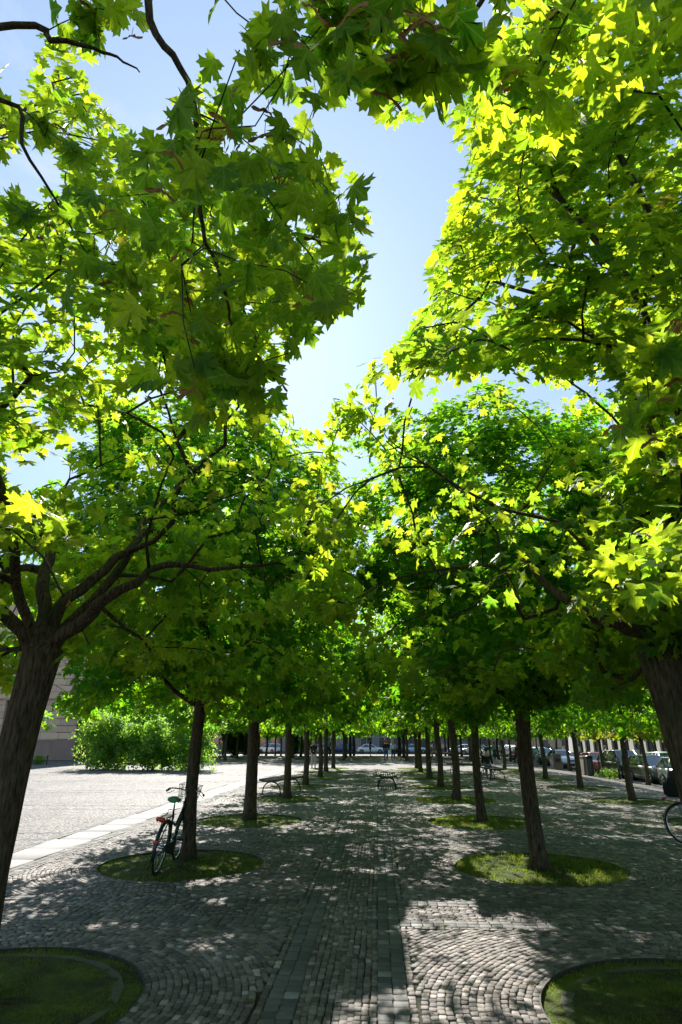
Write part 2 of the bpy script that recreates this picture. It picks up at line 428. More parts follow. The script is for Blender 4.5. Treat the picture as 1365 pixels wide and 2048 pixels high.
sheet('paving', span(-6.24, 9.8, 6) + span(10.3, KX, 9), span(28.9, 66, 10) + span(68, 92, 12) + [98.4], 'cobbled_square', -0.003)
sheet('paving', span(9.8, KX, 9), span(-10, 28.9, 8), 'cobbled_square', -0.003)
# bed of the small stones near the viewer
def bed():
    V, F = [], []
    for tx_ in ROWX:
        for k in range(-1, 5):
            ty_ = treeY(k); x0, x1 = (-6.24 if tx_ < -2 else tx_ - CX / 2), (9.8 if tx_ > 5 else tx_ + CX / 2); y0, y1 = ty_ - CY / 2, ty_ + CY / 2 + (0.52 if k == 4 else 0)
            an = sorted([2 * math.pi * i / 64 for i in range(64)] + [math.atan2(y - ty_, x - tx_) % (2 * math.pi) for x in (x0, x1) for y in (y0, y1)]); b = len(V); n = len(an)
            for a in an:
                c, s_ = math.cos(a), math.sin(a)
                t = min(((x1 if c > 0 else x0) - tx_) / c if abs(c) > 1e-9 else 1e9, ((y1 if s_ > 0 else y0) - ty_) / s_ if abs(s_) > 1e-9 else 1e9)
                for q in (1.218, t): x, y = tx_ + q * c, ty_ + q * s_; V.append((x, y, gz(x, y) - 0.017))
            for i in range(n):
                j = (i + 1) % n; F.append((b + 2 * i, b + 2 * i + 1, b + 2 * j + 1, b + 2 * j))
    tag(add('paving_bed', mesh_np('paving_bed', V, F), 'joint_soil'), kind='structure')
bed()

def stones(name, cx, cy, ux, lu, lv, mat, seed, h=0.03, jit=0.0022, bev=0.006, tilt=0.02, wig=0.0035):
    """many small paving stones: centre, direction of the long side, lengths; one mesh"""
    n = len(cx); rg = np.random.default_rng(seed)
    cx = np.asarray(cx, float); cy = np.asarray(cy, float); ux = np.asarray(ux, float)
    lu = np.broadcast_to(lu, n) * (1 - 0.12 * rg.random(n)); lv = np.broadcast_to(lv, n) * (1 - 0.12 * rg.random(n))
    ca, sa = np.cos(ux + rg.normal(0, 0.035, n)), np.sin(ux + rg.normal(0, 0.035, n))
    z0 = np.array([gz(a, b) for a, b in zip(cx, cy)]) + rg.normal(0, jit, n)
    tx = rg.normal(0, tilt, n); ty = rg.normal(0, tilt, n)
    corn = np.array([(-.5, -.5), (.5, -.5), (.5, .5), (-.5, .5)])
    V = np.zeros((n, 12, 3))
    for lvl in range(3):
        for c in range(4):
            jx = rg.normal(0, wig, n) if lvl == 1 else 0
            if lvl == 1: jj = (jx, rg.normal(0, wig, n)); base = jj
            a = corn[c, 0] * (lu - (2 * bev if lvl == 2 else 0)); b_ = corn[c, 1] * (lv - (2 * bev if lvl == 2 else 0))
            if lvl == 1: a = a + jj[0]; b_ = b_ + jj[1]; store = (a, b_)
            if lvl == 1:
                if c == 0: keep = []
                keep.append((jj[0], jj[1]))
            if lvl == 2: a = a + keep[c][0] * 0.8; b_ = b_ + keep[c][1] * 0.8
            X = cx + a * ca - b_ * sa; Y = cy + a * sa + b_ * ca
            if lvl == 0: Z = z0 - h
            elif lvl == 1: Z = z0 - bev * 0.8 + a * tx + b_ * ty
            else: Z = z0 + a * tx + b_ * ty
            V[:, lvl * 4 + c, 0] = X; V[:, lvl * 4 + c, 1] = Y; V[:, lvl * 4 + c, 2] = Z
    T = [(8, 9, 10, 11)]
    for k in range(4):
        q = (k + 1) % 4
        T += [(4 + k, 4 + q, 8 + q, 8 + k), (k, q, 4 + q, 4 + k)]
    T = np.array(T)
    F = (np.arange(n)[:, None, None] * 12 + T[None]).reshape(-1, 4)
    fr = np.repeat(rg.random(n), len(T))
    return tag(add(name, mesh_np(name, V.reshape(-1, 3), F, fr), mat), kind='structure')

rg = np.random.default_rng(5)
BW = 0.52       # half width of a paved band
def band_of(k): return TY0 + CY * (k + 0.5)    # centre of the cross band beyond tree k
# cobbles in circles round each tree pit
X, Y, U, LU, LV = [], [], [], [], []
for tx_ in ROWX:
    for k in range(-1, 5):
        ty_ = treeY(k)
        hx, hy = CX / 2 - BW - 0.075, CY / 2 - BW - 0.075
        hxl = 2.07 if tx_ < -2 else hx
        # one file of cobbles along each edge of the field
        yy = -hy - 0.04
        while yy < hy + 0.05:
            for ex in (-hxl - 0.045, hx + 0.045): X.append(tx_ + ex); Y.append(ty_ + yy); U.append(math.pi / 2); LU.append(0.074); LV.append(0.054)
            yy += 0.076
        xx = -hxl + 0.03
        while xx < hx - 0.02:
            for ey in (-hy - 0.045, hy + 0.045): X.append(tx_ + xx); Y.append(ty_ + ey); U.append(0); LU.append(0.074); LV.append(0.054)
            xx += 0.076
        big = 1.0 if k < 3 else 1.6
        r = 1.22 + 0.03 * big
        while r < 3.2:
            m = int(2 * math.pi * r / (0.076 * big)); ph = rg.random()
            for q in range(m):
                a = 2 * math.pi * (q + ph) / m
                ex, ey = math.cos(a) * r, math.sin(a) * r
                if -hxl < ex < hx and abs(ey) < hy:
                    X.append(tx_ + ex); Y.append(ty_ + ey); U.append(a + math.pi / 2); LU.append(0.0745 * big); LV.append(0.0555 * big)
            r += 0.057 * big
keep = [i for i in range(len(X)) if Y[i] > -0.6]
stones('cobble_circles', [X[i] for i in keep], [Y[i] for i in keep], [U[i] for i in keep], np.array([LU[i] for i in keep]), np.array([LV[i] for i in keep]), 'cobble_stone', 11)
# cobbles in rows within the bands, slabs along their edges
X, Y, U = [], [], []; SX, SY = [], []
ymin, ymax = 0.6, treeY(5) - CY / 2 + 0.1
XL, XR = -5.12, ROWX[2] + CX / 2 - 0.6
lanes = [PX0, PX0 + CX]
crossY = [band_of(k) for k in range(-1, 5)]
SB = 0.23
def fill(a, b, step):
    n = max(1, int(round((b - a) / step))); return [a + (b - a) * (i + 0.5) / n for i in range(n)]
CB = [c for c in crossY if c > 0]
IN = BW - SB
ycut = [ymin] + sum([[c - BW, c - IN, c + IN, c + BW] for c in CB], [])
for lx in lanes:
    # rows of cobbles between the slab lines, broken where the cross bands' slab lines pass
    for j in range(0, len(ycut) - 1):
        if j % 4 == 1 or j % 4 == 3: continue
        for y in fill(ycut[j], ycut[j + 1], 0.076):
            for q in range(11):
                X.append(lx + (q - 5) * (2 * IN / 11) + 0.006 * math.sin(y * 1.7 + q)); Y.append(y + 0.012 * math.sin(q * 2.1 + y * 3) ); U.append(math.pi / 2)
    for s_ in (-1, 1):
        for c in (0.058, 0.172):
            for y in fill(ymin, ymax, 0.117): SX.append(lx + s_ * (BW - c)); SY.append(y)
segs = [(XL, lanes[0] - BW), (lanes[0] + BW, lanes[1] - BW), (lanes[1] + BW, XR)]
for cy_ in CB:
    for a, b in segs:
        for x in fill(a, b, 0.076):
            for q in range(11):
                X.append(x + 0.012 * math.sin(q * 2.3 + x * 3)); Y.append(cy_ + (q - 5) * (2 * IN / 11)); U.append(0)
    for a, b in segs + [(lx - IN, lx + IN) for lx in lanes]:
        for x in fill(a, b, 0.117):
            for s_ in (-1, 1):
                for c in (0.058, 0.172): SX.append(x); SY.append(cy_ + s_ * (BW - c))
U = np.array(U); stones('cobble_rows', X, Y, U, 0.0745, 0.0525, 'cobble_stone', 12)
for k in range(0, 8):
    for s_ in (-0.46, -0.34, 0.34, 0.46):
        x = -6.35
        while x > -34: SX.append(x); SY.append(band_of(k) + s_); x -= 0.117
# dark slab line on both sides of the pale stone strip
for lx in (-5.33, -5.21, -6.17):
    y = 1.5
    while y < 46: SX.append(lx); SY.append(y); y += 0.117
stones('paver_bands', SX, SY, np.zeros(len(SX)), 0.116, 0.116, 'slab_stone', 13, jit=0.0015, bev=0.004, tilt=0.006, wig=0.002)
# pale strip of long slabs
X, Y = [], []
y = 1.0
while y < 47: X.append(-5.75); Y.append(y); y += 1.0
stones('pale_stone_strip', X, Y, np.full(len(X), math.pi / 2), 1.09, 0.735, 'pale_stone', 14, jit=0.001, bev=0.006, tilt=0.0006, wig=0.001)

# tree pits
def disc(cx, cy, r, n=48, dz=0.0, rings=6, amp=0.02, seed=0):
    rr = random.Random(seed)
    V = [(cx, cy, gz(cx, cy) + dz + amp * 1.5)]
    for i in range(1, rings + 1):
        for k in range(n):
            a = 2 * math.pi * k / n; q = r * i / rings
            V.append((cx + q * math.cos(a), cy + q * math.sin(a), gz(cx + q * math.cos(a), cy + q * math.sin(a)) + dz + (rr.random() * amp + amp * (1 - i / rings) if i < rings else 0)))
    F = []
    for k in range(n): F.append((0, 1 + k, 1 + (k + 1) % n))
    for i in range(rings - 1):
        for k in range(n):
            a, b = 1 + i * n + k, 1 + i * n + (k + 1) % n
            F.append((a, a + n, b + n, b))
    return V, F
def pit(cx, cy, r, name_soil='soil', seed=0):
    V, F = disc(cx, cy, r - 0.002, dz=-0.03 if cy < 28 else 0.003, amp=0.03 if cy < 28 else 0.012, seed=seed)
    me = D.meshes.new('soil'); me.from_pydata(V, [], F); me.polygons.foreach_set('use_smooth', [True] * len(F))
    tag(add('soil', me, 'moss_soil'), kind='structure')
    m = MB(); n = 64; prof = ((r, -0.06), (r, 0.003), (r + 0.012, 0.003), (r + 0.012, -0.06))
    m.loft([[(cx + q * math.cos(2 * math.pi * k / n), cy + q * math.sin(2 * math.pi * k / n), gz(cx, cy) + z) for k in range(n)] for q, z in prof], caps=False, sm=False)
    tag(m.build('pit_edging', 'edging'), kind='structure')
simple('edging', (0.05, 0.042, 0.036), 0.7, 0.3)
PITS = []
for ix, tx_ in enumerate(ROWX):
    for k in range(0, 8):
        if k == 7: ty_ = 40.6
        else: ty_ = treeY(k)
        PITS.append((tx_, ty_, ix, k)); pit(tx_, ty_, 1.22, seed=k + ix * 10)
simple('concrete', (0.075, 0.075, 0.05), 0.95, 0, 0.5, 5, 0.8)
for tx_ in (ROWX[0], ROWX[1]):       # buried concrete ring showing round the two nearest pits
    ty_ = treeY(0); m = MB(); n = 56; rr = random.Random(3)
    A = [(k, 0.985 + rr.random() * 0.02, 1.06 + rr.random() * 0.025) for k in range(n)]
    for k in range(n):
        k2 = (k + 1) % n
        a, b = 2 * math.pi * k / n, 2 * math.pi * (k + 1) / n
        def q(ang, r, z): return (tx_ + r * math.cos(ang), ty_ + r * math.sin(ang), z)
        m.quadface([q(a, A[k][1], -.008), q(a, A[k][2], -.008), q(b, A[k2][2], -.008), q(b, A[k2][1], -.008)])
        m.quadface([q(a, A[k][1], -.02), q(a, A[k][1], -.008), q(b, A[k2][1], -.008), q(b, A[k2][1], -.02)])
        m.quadface([q(a, A[k][2], -.008), q(a, A[k][2], -.02), q(b, A[k2][2], -.02), q(b, A[k2][2], -.008)])
    tag(m.build('pit_ring', 'concrete'), kind='structure')

# grass in the pits and weeds in the joints: one mass
def blades(specs, seed):
    rg = np.random.default_rng(seed); V = []; F = []; R = []; base = 0
    for (cx, cy, r0, r1, n, h0, h1, w) in specs:
        a = rg.random(n) * 2 * math.pi; r = np.sqrt(r0 ** 2 + (r1 ** 2 - r0 ** 2) * rg.random(n))
        x = cx + r * np.cos(a); y = cy + r * np.sin(a)
        clump = 0.5 + 0.5 * np.sin(x * 5.1 + np.sin(y * 4.3) * 2) * np.cos(y * 3.7 + np.sin(x * 2.9) * 2)
        hgt = (h0 + (h1 - h0) * rg.random(n) ** 2) * (0.5 + clump)
        kk = (clump > 0.30) | (rg.random(n) < 0.35); x, y, r, clump, hgt = x[kk], y[kk], r[kk], clump[kk], hgt[kk]; n = len(x)
        z = np.array([gz(cx, cy)] * n) + (-0.022 if cy < 28 else 0.0) + 0.03 * (1 - r / 1.22)
        b = rg.random(n) * 2 * math.pi; lean = rg.normal(0, 0.45, (n, 2))
        ww = w * (0.6 + 0.8 * rg.random(n))
        p0 = np.stack([x - np.cos(b) * ww, y - np.sin(b) * ww, z], 1); p1 = np.stack([x + np.cos(b) * ww, y + np.sin(b) * ww, z], 1)
        p2 = np.stack([x + lean[:, 0] * hgt, y + lean[:, 1] * hgt, z + hgt], 1)
        V.append(np.stack([p0, p1, p2], 1).reshape(-1, 3)); F.append(base + np.arange(3 * n).reshape(-1, 3)); base += 3 * n; R.append(np.clip(rg.random(n) * .6 + clump * .4, 0, 1))
    return mesh_np('grass', np.concatenate(V), np.concatenate(F), np.concatenate(R))
leaf_mat('grass_blade', (0.06, 0.12, 0.014), (0.15, 0.19, 0.025), (0.16, 0.32, 0.02), (0.34, 0.40, 0.03), wamt=0.1, rough=0.6)
sp = []
for (px_, py_, ix, k) in PITS:
    near = math.hypot(px_, py_)
    n = int(min(9000, max(500, 60000 / max(near, 4) ** 1.15)))
    tall = 1.0 if (ix == 1 and k in (1, 2, 3)) else 0.55
    if ix == 0 and k == 0 or ix == 1 and k == 0:
        sp.append((px_, py_, 1.0, 1.2, 9000, 0.012, 0.035, 0.0022)); sp.append((px_, py_, 0.15, 0.95, 14000, 0.008, 0.028, 0.0022))
    else:
        sp.append((px_, py_, 0.14, 1.25, n * (2 if ix < 2 else 1), 0.02 * tall, 0.075 * tall, 0.0024 * (1 + near / 12)))
        if ix == 1 and k in (1, 2, 3): sp.append((px_, py_, 1.02, 1.19, 160, 0.08, 0.2, 0.004))
tag(add('grass', blades(sp, 8), 'grass_blade'), kind='stuff', label='short grass and moss growing in the round tree pits', cat='grass')

# street on the right, crossing street at the far end, kerb
sheet('street', [KX + 0.15] + span(15.2, 27, 6), span(-10, 112, 60), 'asphalt', -0.004)
sheet('far_street', span(-70, KX + 0.1, 30), span(98.5, 110, 6), 'asphalt', 0.0)
m = MB()
for y in range(-6, 98):
    z = gz(KX, y + 0.5); m.box(KX, KX + 0.14, y + 0.004, y + 0.996, z - 0.3, z + 0.002, bev=0.012)
tag(m.build('kerb', 'pale_stone'), kind='structure')

# fallen leaves and bits on the paving: a thin scatter
# ------------------------------------------------------------------ trees
leaf_mat('maple_leaf', (0.022, 0.11, 0.02), (0.065, 0.17, 0.02), (0.10, 0.50, 0.014), (0.56, 0.80, 0.016), wamt=0.03, tmix=0.58)
leaf_mat('maple_leaf_near', (0.022, 0.11, 0.02), (0.065, 0.17, 0.02), (0.20, 0.52, 0.014), (0.74, 0.84, 0.016), wamt=0.03, tmix=0.58, veins=True)
leaf_mat('maple_leaf_yellow', (0.06, 0.11, 0.014), (0.11, 0.15, 0.02), (0.30, 0.40, 0.02), (0.55, 0.50, 0.03), warm=(0.35, 0.13, 0.04), wamt=0.14)
leaf_mat('dark_leaf', (0.018, 0.05, 0.012), (0.035, 0.08, 0.016), (0.06, 0.16, 0.01), (0.12, 0.24, 0.015), wamt=0.0)
leaf_mat('shrub_leaf', (0.06, 0.14, 0.02), (0.12, 0.19, 0.035), (0.26, 0.58, 0.05), (0.52, 0.76, 0.08), wamt=0.02, tmix=0.62, rough=0.6)
simple('samara', (0.30, 0.11, 0.025), 0.6, 0, 0.4, 20)
simple('petiole', (0.16, 0.07, 0.03), 0.5, 0, 0.3, 20)

HALF = {
 3: [(.0, .02), (.12, -.05), (.30, -.03), (.47, -.03), (.37, .07), (.44, .16), (.28, .23), (.45, .30), (.66, .33), (.53, .43), (.60, .60), (.42, .56), (.34, .63), (.19, .50), (.22, .68), (.32, .76), (.14, .80), (.0, 1.02)],
 2: [(.0, .02), (.25, -.05), (.47, -.02), (.36, .08), (.28, .22), (.64, .34), (.52, .43), (.58, .60), (.19, .50), (.27, .76), (.12, .80), (.0, 1.02)],
 1: [(.0, .0), (.45, -.03), (.27, .21), (.62, .46), (.18, .50), (.24, .77), (.0, 1.02)],
}
def leaf_tpl(d):
    h = HALF[d]; P = [(x, y) for x, y in h] + [(-x, y) for x, y in h[1:-1][::-1]]
    P = np.array(P); n = len(P)
    V = np.zeros((n + 1, 3)); V[0] = (0, 0.28, 0); V[1:, :2] = P
    F = np.array([(0, 1 + k, 1 + (k + 1) % n) for k in range(n)])
    return V, F
TPL = {d: leaf_tpl(d) for d in (1, 2, 3)}
QUAD = (np.array([(0, 0, 0), (.32, .45, .04), (0, 1, 0), (-.32, .45, .04)], float), np.array([(0, 1, 2), (0, 2, 3)]))

LUV = {}
def leaf_uv(F, tpl):
    V0 = TPL[tpl][0]; return V0[(F % len(V0)), :2].reshape(-1, 2)
def leaves_np(P, NRM, TIP, S, tpl, rg, curl=0.32, rnd=None):
    """place n leaves: base point, face normal, tip direction, size"""
    V0, F0 = tpl; n = len(P)
    if rnd is None: rnd = rg.random(n)
    NRM = NRM / np.linalg.norm(NRM, axis=1, keepdims=True)
    T = TIP - (TIP * NRM).sum(1, keepdims=True) * NRM
    T /= np.maximum(np.linalg.norm(T, axis=1, keepdims=True), 1e-6)
    B = np.cross(T, NRM)
    c = curl * (0.4 + 1.2 * rg.random(n)); fold = 0.25 * rg.random(n) - 0.05
    x = V0[None, :, 0] * (1 - 0.25 * np.abs(fold)[:, None]); y = np.repeat(V0[None, :, 1], n, 0)
    z = -c[:, None] * (V0[None, :, 0] ** 2 * 1.1 + np.maximum(V0[None, :, 1] - 0.3, 0) ** 2 * 0.9) + fold[:, None] * np.abs(V0[None, :, 0]) + V0[None, :, 2]
    z = z + rg.normal(0, 0.02, z.shape)
    V = P[:, None] + S[:, None, None] * (x[..., None] * B[:, None] + y[..., None] * T[:, None] + z[..., None] * NRM[:, None])
    k = len(V0)
    F = (np.arange(n)[:, None, None] * k + F0[None]).reshape(-1, 3)
    LUV[len(V0)] = V0[:, :2]
    return V.reshape(-1, 3), F, np.repeat(rnd, len(F0))

class Skel:
    """branch skeleton: nodes with parents, radii by the pipe rule, tubes"""
    def __init__(s, rng): s.P = []; s.par = []; s.rng = rng; s.minr = {}
    def node(s, p, par, r=None):
        s.P.append(np.array(p, float)); s.par.append(par)
        if r is not None: s.minr[len(s.P) - 1] = r
        return len(s.P) - 1
    def path(s, par, pts, r0=None, r1=None, sub=3, wob=0.02):
        """smooth limb through the points"""
        P = [s.P[par]] + [np.array(p, float) for p in pts]; out = par; m = len(P) - 1
        for i in range(m):
            a = P[max(i - 1, 0)]; b = P[i]; c = P[i + 1]; d = P[min(i + 2, m)]
            for j in range(1, sub + 1):
                t = j / sub
                q = 0.5 * ((2 * b) + (-a + c) * t + (2 * a - 5 * b + 4 * c - d) * t * t + (-a + 3 * b - 3 * c + d) * t ** 3)
                if j < sub: q = q + s.rng.normal(0, wob, 3)
                f = (i + t) / m
                out = s.node(q, out, None if r0 is None else r0 + (r1 - r0) * f)
        return out
    def grow(s, A, step=0.22, first=0, up=0.05, gaps=None):
        """connect attractors, nearest to the fork first"""
        A = np.asarray(A); root = s.P[first]
        order = np.argsort(np.linalg.norm(A - root, axis=1)); ends = []
        buf = np.array(s.P); dist = [0.0] * len(s.P)
        for i in range(len(s.P)):
            if s.par[i] >= 0: dist[i] = dist[s.par[i]] + np.linalg.norm(s.P[i] - s.P[s.par[i]])
        for ai in order:
            a = A[ai]
            arr = np.array(s.P[first:]); dd = np.linalg.norm(arr - a, axis=1) + 0.30 * np.array(dist[first:])
            j = first + int(np.argmin(dd)); L = np.linalg.norm(a - s.P[j]); n = max(1, int(L / step))
            cur = j; p0 = s.P[j]
            if gaps:
                tt = np.linspace(0.05, 1, 8)[:, None]; line = p0 + (a - p0) * tt + np.array([0, 0, up * L]) * np.sin(math.pi * tt)
                if not clear_gap(line, gaps).all(): continue
            side = s.rng.normal(0, 0.07 * L, 3)
            for q in range(1, n + 1):
                t = q / n
                p = p0 + (a - p0) * t + side * math.sin(math.pi * t) + np.array([0, 0, up * L * math.sin(math.pi * t)])
                if q < n: p = p + s.rng.normal(0, 0.018, 3)
                dist.append(dist[cur] + np.linalg.norm(p - s.P[cur])); cur = s.node(p, cur)
            ends.append(cur)
        return ends
    def tubes(s, tip=0.0035, power=2.35, rscale=1.0, kmax=10, kmin=3, cap=None):
        n = len(s.P); ch = [[] for _ in range(n)]
        for i in range(n):
            if s.par[i] >= 0: ch[s.par[i]].append(i)
        R = np.zeros(n)
        for i in range(n - 1, -1, -1):
            R[i] = tip if not ch[i] else (sum(R[c] ** power for c in ch[i]) ** (1 / power)) * 1.004
            if cap: R[i] = min(R[i], cap)
            if i in s.minr: R[i] = s.minr[i]
        m = MB(); 
        stack = [(0, [0])]
        # chains
        def emit(chain):
            rr = [R[c] * rscale for c in chain]
            if len(chain) > 1 and s.par[chain[1]] == chain[0] and chain[0] != 0: rr[0] = min(rr[0], rr[1] * 1.25)
            k = int(max(kmin, min(kmax, 3 + max(rr) / 0.012)))
            m.tube([s.P[c] for c in chain], rr, k, caps=True)
        st = [[0]]
        while st:
            chain = st.pop(); cur = chain[-1]
            while ch[cur]:
                big = max(ch[cur], key=lambda c: R[c])
                for c in ch[cur]:
                    if c != big: st.append([cur, c])
                chain.append(big); cur = big
            emit(chain)
        return m

def in_poly(x, y, poly):
    ins = np.zeros(len(x), bool); n = len(poly)
    for i in range(n):
        x1, y1 = poly[i]; x2, y2 = poly[(i + 1) % n]
        c = ((y1 > y) != (y2 > y)) & (x < (x2 - x1) * (y - y1) / ((y2 - y1) if y2 != y1 else 1e-9) + x1)
        ins ^= c
    return ins
# openings between the crowns, where no twig grows
GAP = [(700, 150), (735, 215), (790, 262), (868, 215), (915, 285), (925, 350), (890, 450), (858, 520), (850, 600), (800, 690), (690, 745),
       (655, 850), (625, 870), (560, 800), (520, 770), (600, 690), (650, 640), (715, 620), (742, 545), (740, 430), (690, 300), (655, 230)]
GAP2 = [(235, 20), (300, 60), (400, 0), (480, 30), (430, 110), (395, 150), (370, 195), (300, 170), (240, 110)]
GAP3 = [(150, 120), (240, 110), (330, 215), (350, 270), (255, 255), (190, 190)]
GAP5 = [(10, 290), (110, 300), (130, 380), (60, 410), (0, 360)]
GAP4 = [(20, 60), (80, 40), (70, 150), (40, 210), (0, 200), (0, 100)]
def clear_gap(P, gaps, grow=0.0):
    x, y, z = project(P); bad = np.zeros(len(P), bool)
    for g in gaps: bad |= in_poly(x, y, g) & (z > 0)
    return ~bad

def ground_pt(px_, py_):
    v = ray(px_, py_, 1.0) - Vector((0, 0, EYE)); t = -EYE / v.z
    return (v.x * t, v.y * t)
LIT = [[ground_pt(*q) for q in poly] for poly in (
    [(826, 1800), (950, 1800), (962, 1830), (1012, 1872), (1062, 1922), (1112, 1965), (1120, 2070), (640, 2070), (680, 1998), (770, 1985), (812, 1960), (806, 1880), (790, 1850), (812, 1830)],
    [(850, 1655), (1000, 1668), (1010, 1690), (930, 1705), (925, 1735), (880, 1720), (900, 1690)],
    [(935, 1718), (1000, 1704), (1062, 1716), (1055, 1740), (1120, 1765), (1000, 1768), (945, 1740)], [(1130, 1745), (1240, 1750), (1230, 1765), (1150, 1768)],
    [(690, 1690), (760, 1640), (790, 1655), (730, 1700)], [(560, 1700), (640, 1690), (620, 1712)], [(360, 1800), (470, 1790), (450, 1815)], [(350, 1880), (480, 1860), (470, 1900), (380, 1905)])]
def clear_sun(P, rng, keep=0.05):
    """the crowns are open along these lines, so that the sun reaches the paving"""
    P = np.asarray(P); g = P[:, 2] / sd.z; x = P[:, 0] - sd.x * g; y = P[:, 1] - sd.y * g
    bad = np.zeros(len(P), bool)
    for poly in LIT: bad |= in_poly(x, y, poly)
    return ~(bad & (rng.random(len(P)) > keep))

def crown_points(rng, n, c, rad, shell=0.45, flat=0.0, gaps=None):
    out = []
    while len(out) < n:
        v = rng.normal(0, 1, 3); v /= np.linalg.norm(v); v = v / (np.abs(v) ** 2.9).sum() ** (1 / 2.9)
        r = (shell ** 3 + (1 - shell ** 3) * rng.random()) ** (1 / 3)
        # lumpy outline
        r *= 0.90 + 0.13 * math.sin(v[0] * 5 + c[0]) * math.cos(v[1] * 4 + c[1]) + 0.07 * math.sin(v[2] * 9)
        p = np.array([c[0] + v[0] * r * rad[0], c[1] + v[1] * r * rad[1], c[2] + v[2] * r * rad[2]])
        if rng.random() < 0.10:
            ux_, uy_ = rng.uniform(-.92, .92, 2); wv_ = math.sin(ux_ * 3.1 + c[0] * 2 + c[1]) * math.cos(uy_ * 2.7 + c[1] * 3)
            p = np.array([c[0] + ux_ * rad[0], c[1] + uy_ * rad[1], c[2] - rad[2] * (0.80 + 0.13 * wv_ + rng.uniform(-.08, .06))])
        elif v[2] < 0: p[2] = c[2] + v[2] * r * rad[2] * (1 - flat * (1 - abs(v[2])))
        out.append(p)
    out = np.array(out)
    if gaps: out = out[clear_gap(out, gaps)]
    return out

def crown_leaves(rng, tips, c, per, spread, size, tpl, gaps=None, droop=0.35, up=0.75, sun=False, front=None):
    n = len(tips) * per
    T = np.repeat(tips, per, 0)
    off = rng.normal(0, 1, (n, 3)); off /= np.linalg.norm(off, axis=1, keepdims=True)
    off *= (rng.random(n) ** 0.5 * spread)[:, None]; off[:, 2] *= 0.6
    P = T + off
    out = P - np.array(c); out /= np.maximum(np.linalg.norm(out, axis=1, keepdims=True), 1e-6)
    NR = np.array([0, 0, up]) + out * 0.45 + rng.normal(0, 0.38, (n, 3))
    TIP = out * 0.6 + off / spread * 0.5 + np.array([0, 0, -droop]) + rng.normal(0, 0.3, (n, 3))
    S = size * (0.62 + 0.55 * rng.random(n))
    if gaps:
        mid = P + TIP / np.linalg.norm(TIP, axis=1, keepdims=True) * S[:, None] * 0.5
        k = clear_gap(mid, gaps); P, NR, TIP, S, off = P[k], NR[k], TIP[k], S[k], off[k]
    base = rng.random(len(tips)); rn_ = np.clip(np.repeat(base, per) * 0.45 + rng.random(n) * 0.62 - 0.03, 0, 1)
    rn = rn_[k] if gaps else rn_
    if front:
      for fr_ in front:
        k = clear_gap(P, [fr_[0]]) | (P[:, 1] > fr_[1]) | (rng.random(len(P)) < fr_[2]); P, NR, TIP, S, rn = P[k], NR[k], TIP[k], S[k], rn[k]
    if sun:
        k = clear_sun(P + TIP / np.linalg.norm(TIP, axis=1, keepdims=True) * S[:, None] * 0.5, rng)
        P, NR, TIP, S, rn = P[k], NR[k], TIP[k], S[k], rn[k]
    return leaves_np(P, NR, TIP, S, TPL[tpl], rng, rnd=rn), P, S

def samaras(rng, tips, n, size=0.045, bx=None):
    m = MB()
    if bx is not None: tips = tips[clear_gap(tips + np.array(bx), ALLG) & clear_gap(tips + np.array(bx) + np.array([0.09, 0, 0]), ALLG) & clear_gap(tips + np.array(bx) - np.array([0.09, 0, 0]), ALLG) & clear_gap(tips + np.array(bx) - np.array([0, 0, 0.1]), ALLG)]
    idx = rng.integers(0, len(tips), n)
    for i in idx:
        p = Vector(tips[i]) + Vector(rng.normal(0, 0.05, 3)); a = rng.random() * 6.28
        d = Vector((math.cos(a), math.sin(a), 0)); up_ = Vector((0, 0, 1)); q = up_.cross(d)
        m.tube([p + Vector((0, 0, 0.05)), p], 0.0012, 3)
        for s_ in (-1, 1):
            d2 = (d * s_ + Vector((0, 0, -0.35 - 0.5 * rng.random()))).normalized(); w_ = d2.cross(q)
            s1 = size * (0.8 + 0.5 * rng.random())
            pts = [(0, .10), (.18, .17), (.4, .14), (.75, .24), (1, .12), (.95, -.05), (.6, -.04), (.35, -.02), (.2, -.14), (.02, -.08)]
            m.quadface([p + d2 * s1 * x + w_ * s1 * y + q * (0.003 * math.sin(x * 9)) for x, y in pts])
    return m.mesh('winged_seeds')

def trunk_nodes(sk, base, top, r0, r1, rng, bend=0.05, flare=1.35):
    """tapered trunk from the ground to the fork"""
    n = 9; b = np.array(base, float); t = np.array(top, float); L = np.linalg.norm(t - b)
    s_ = rng.normal(0, 1, 2) * bend
    cur = sk.node(b + np.array([0, 0, -0.06]), -1, r0 * flare)
    for i in range(1, n + 1):
        f = i / n
        p = b + (t - b) * f + np.array([s_[0] * math.sin(math.pi * f), s_[1] * math.sin(math.pi * f * 1.3), 0])
        r = r0 + (r1 - r0) * f + r0 * (flare - 1) * math.exp(-f * L / 0.12) + (0.14 * r1 * smooth((f - 0.8) / 0.2))
        cur = sk.node(p, cur, r * (1 + rng.normal(0, 0.02)))
    return cur

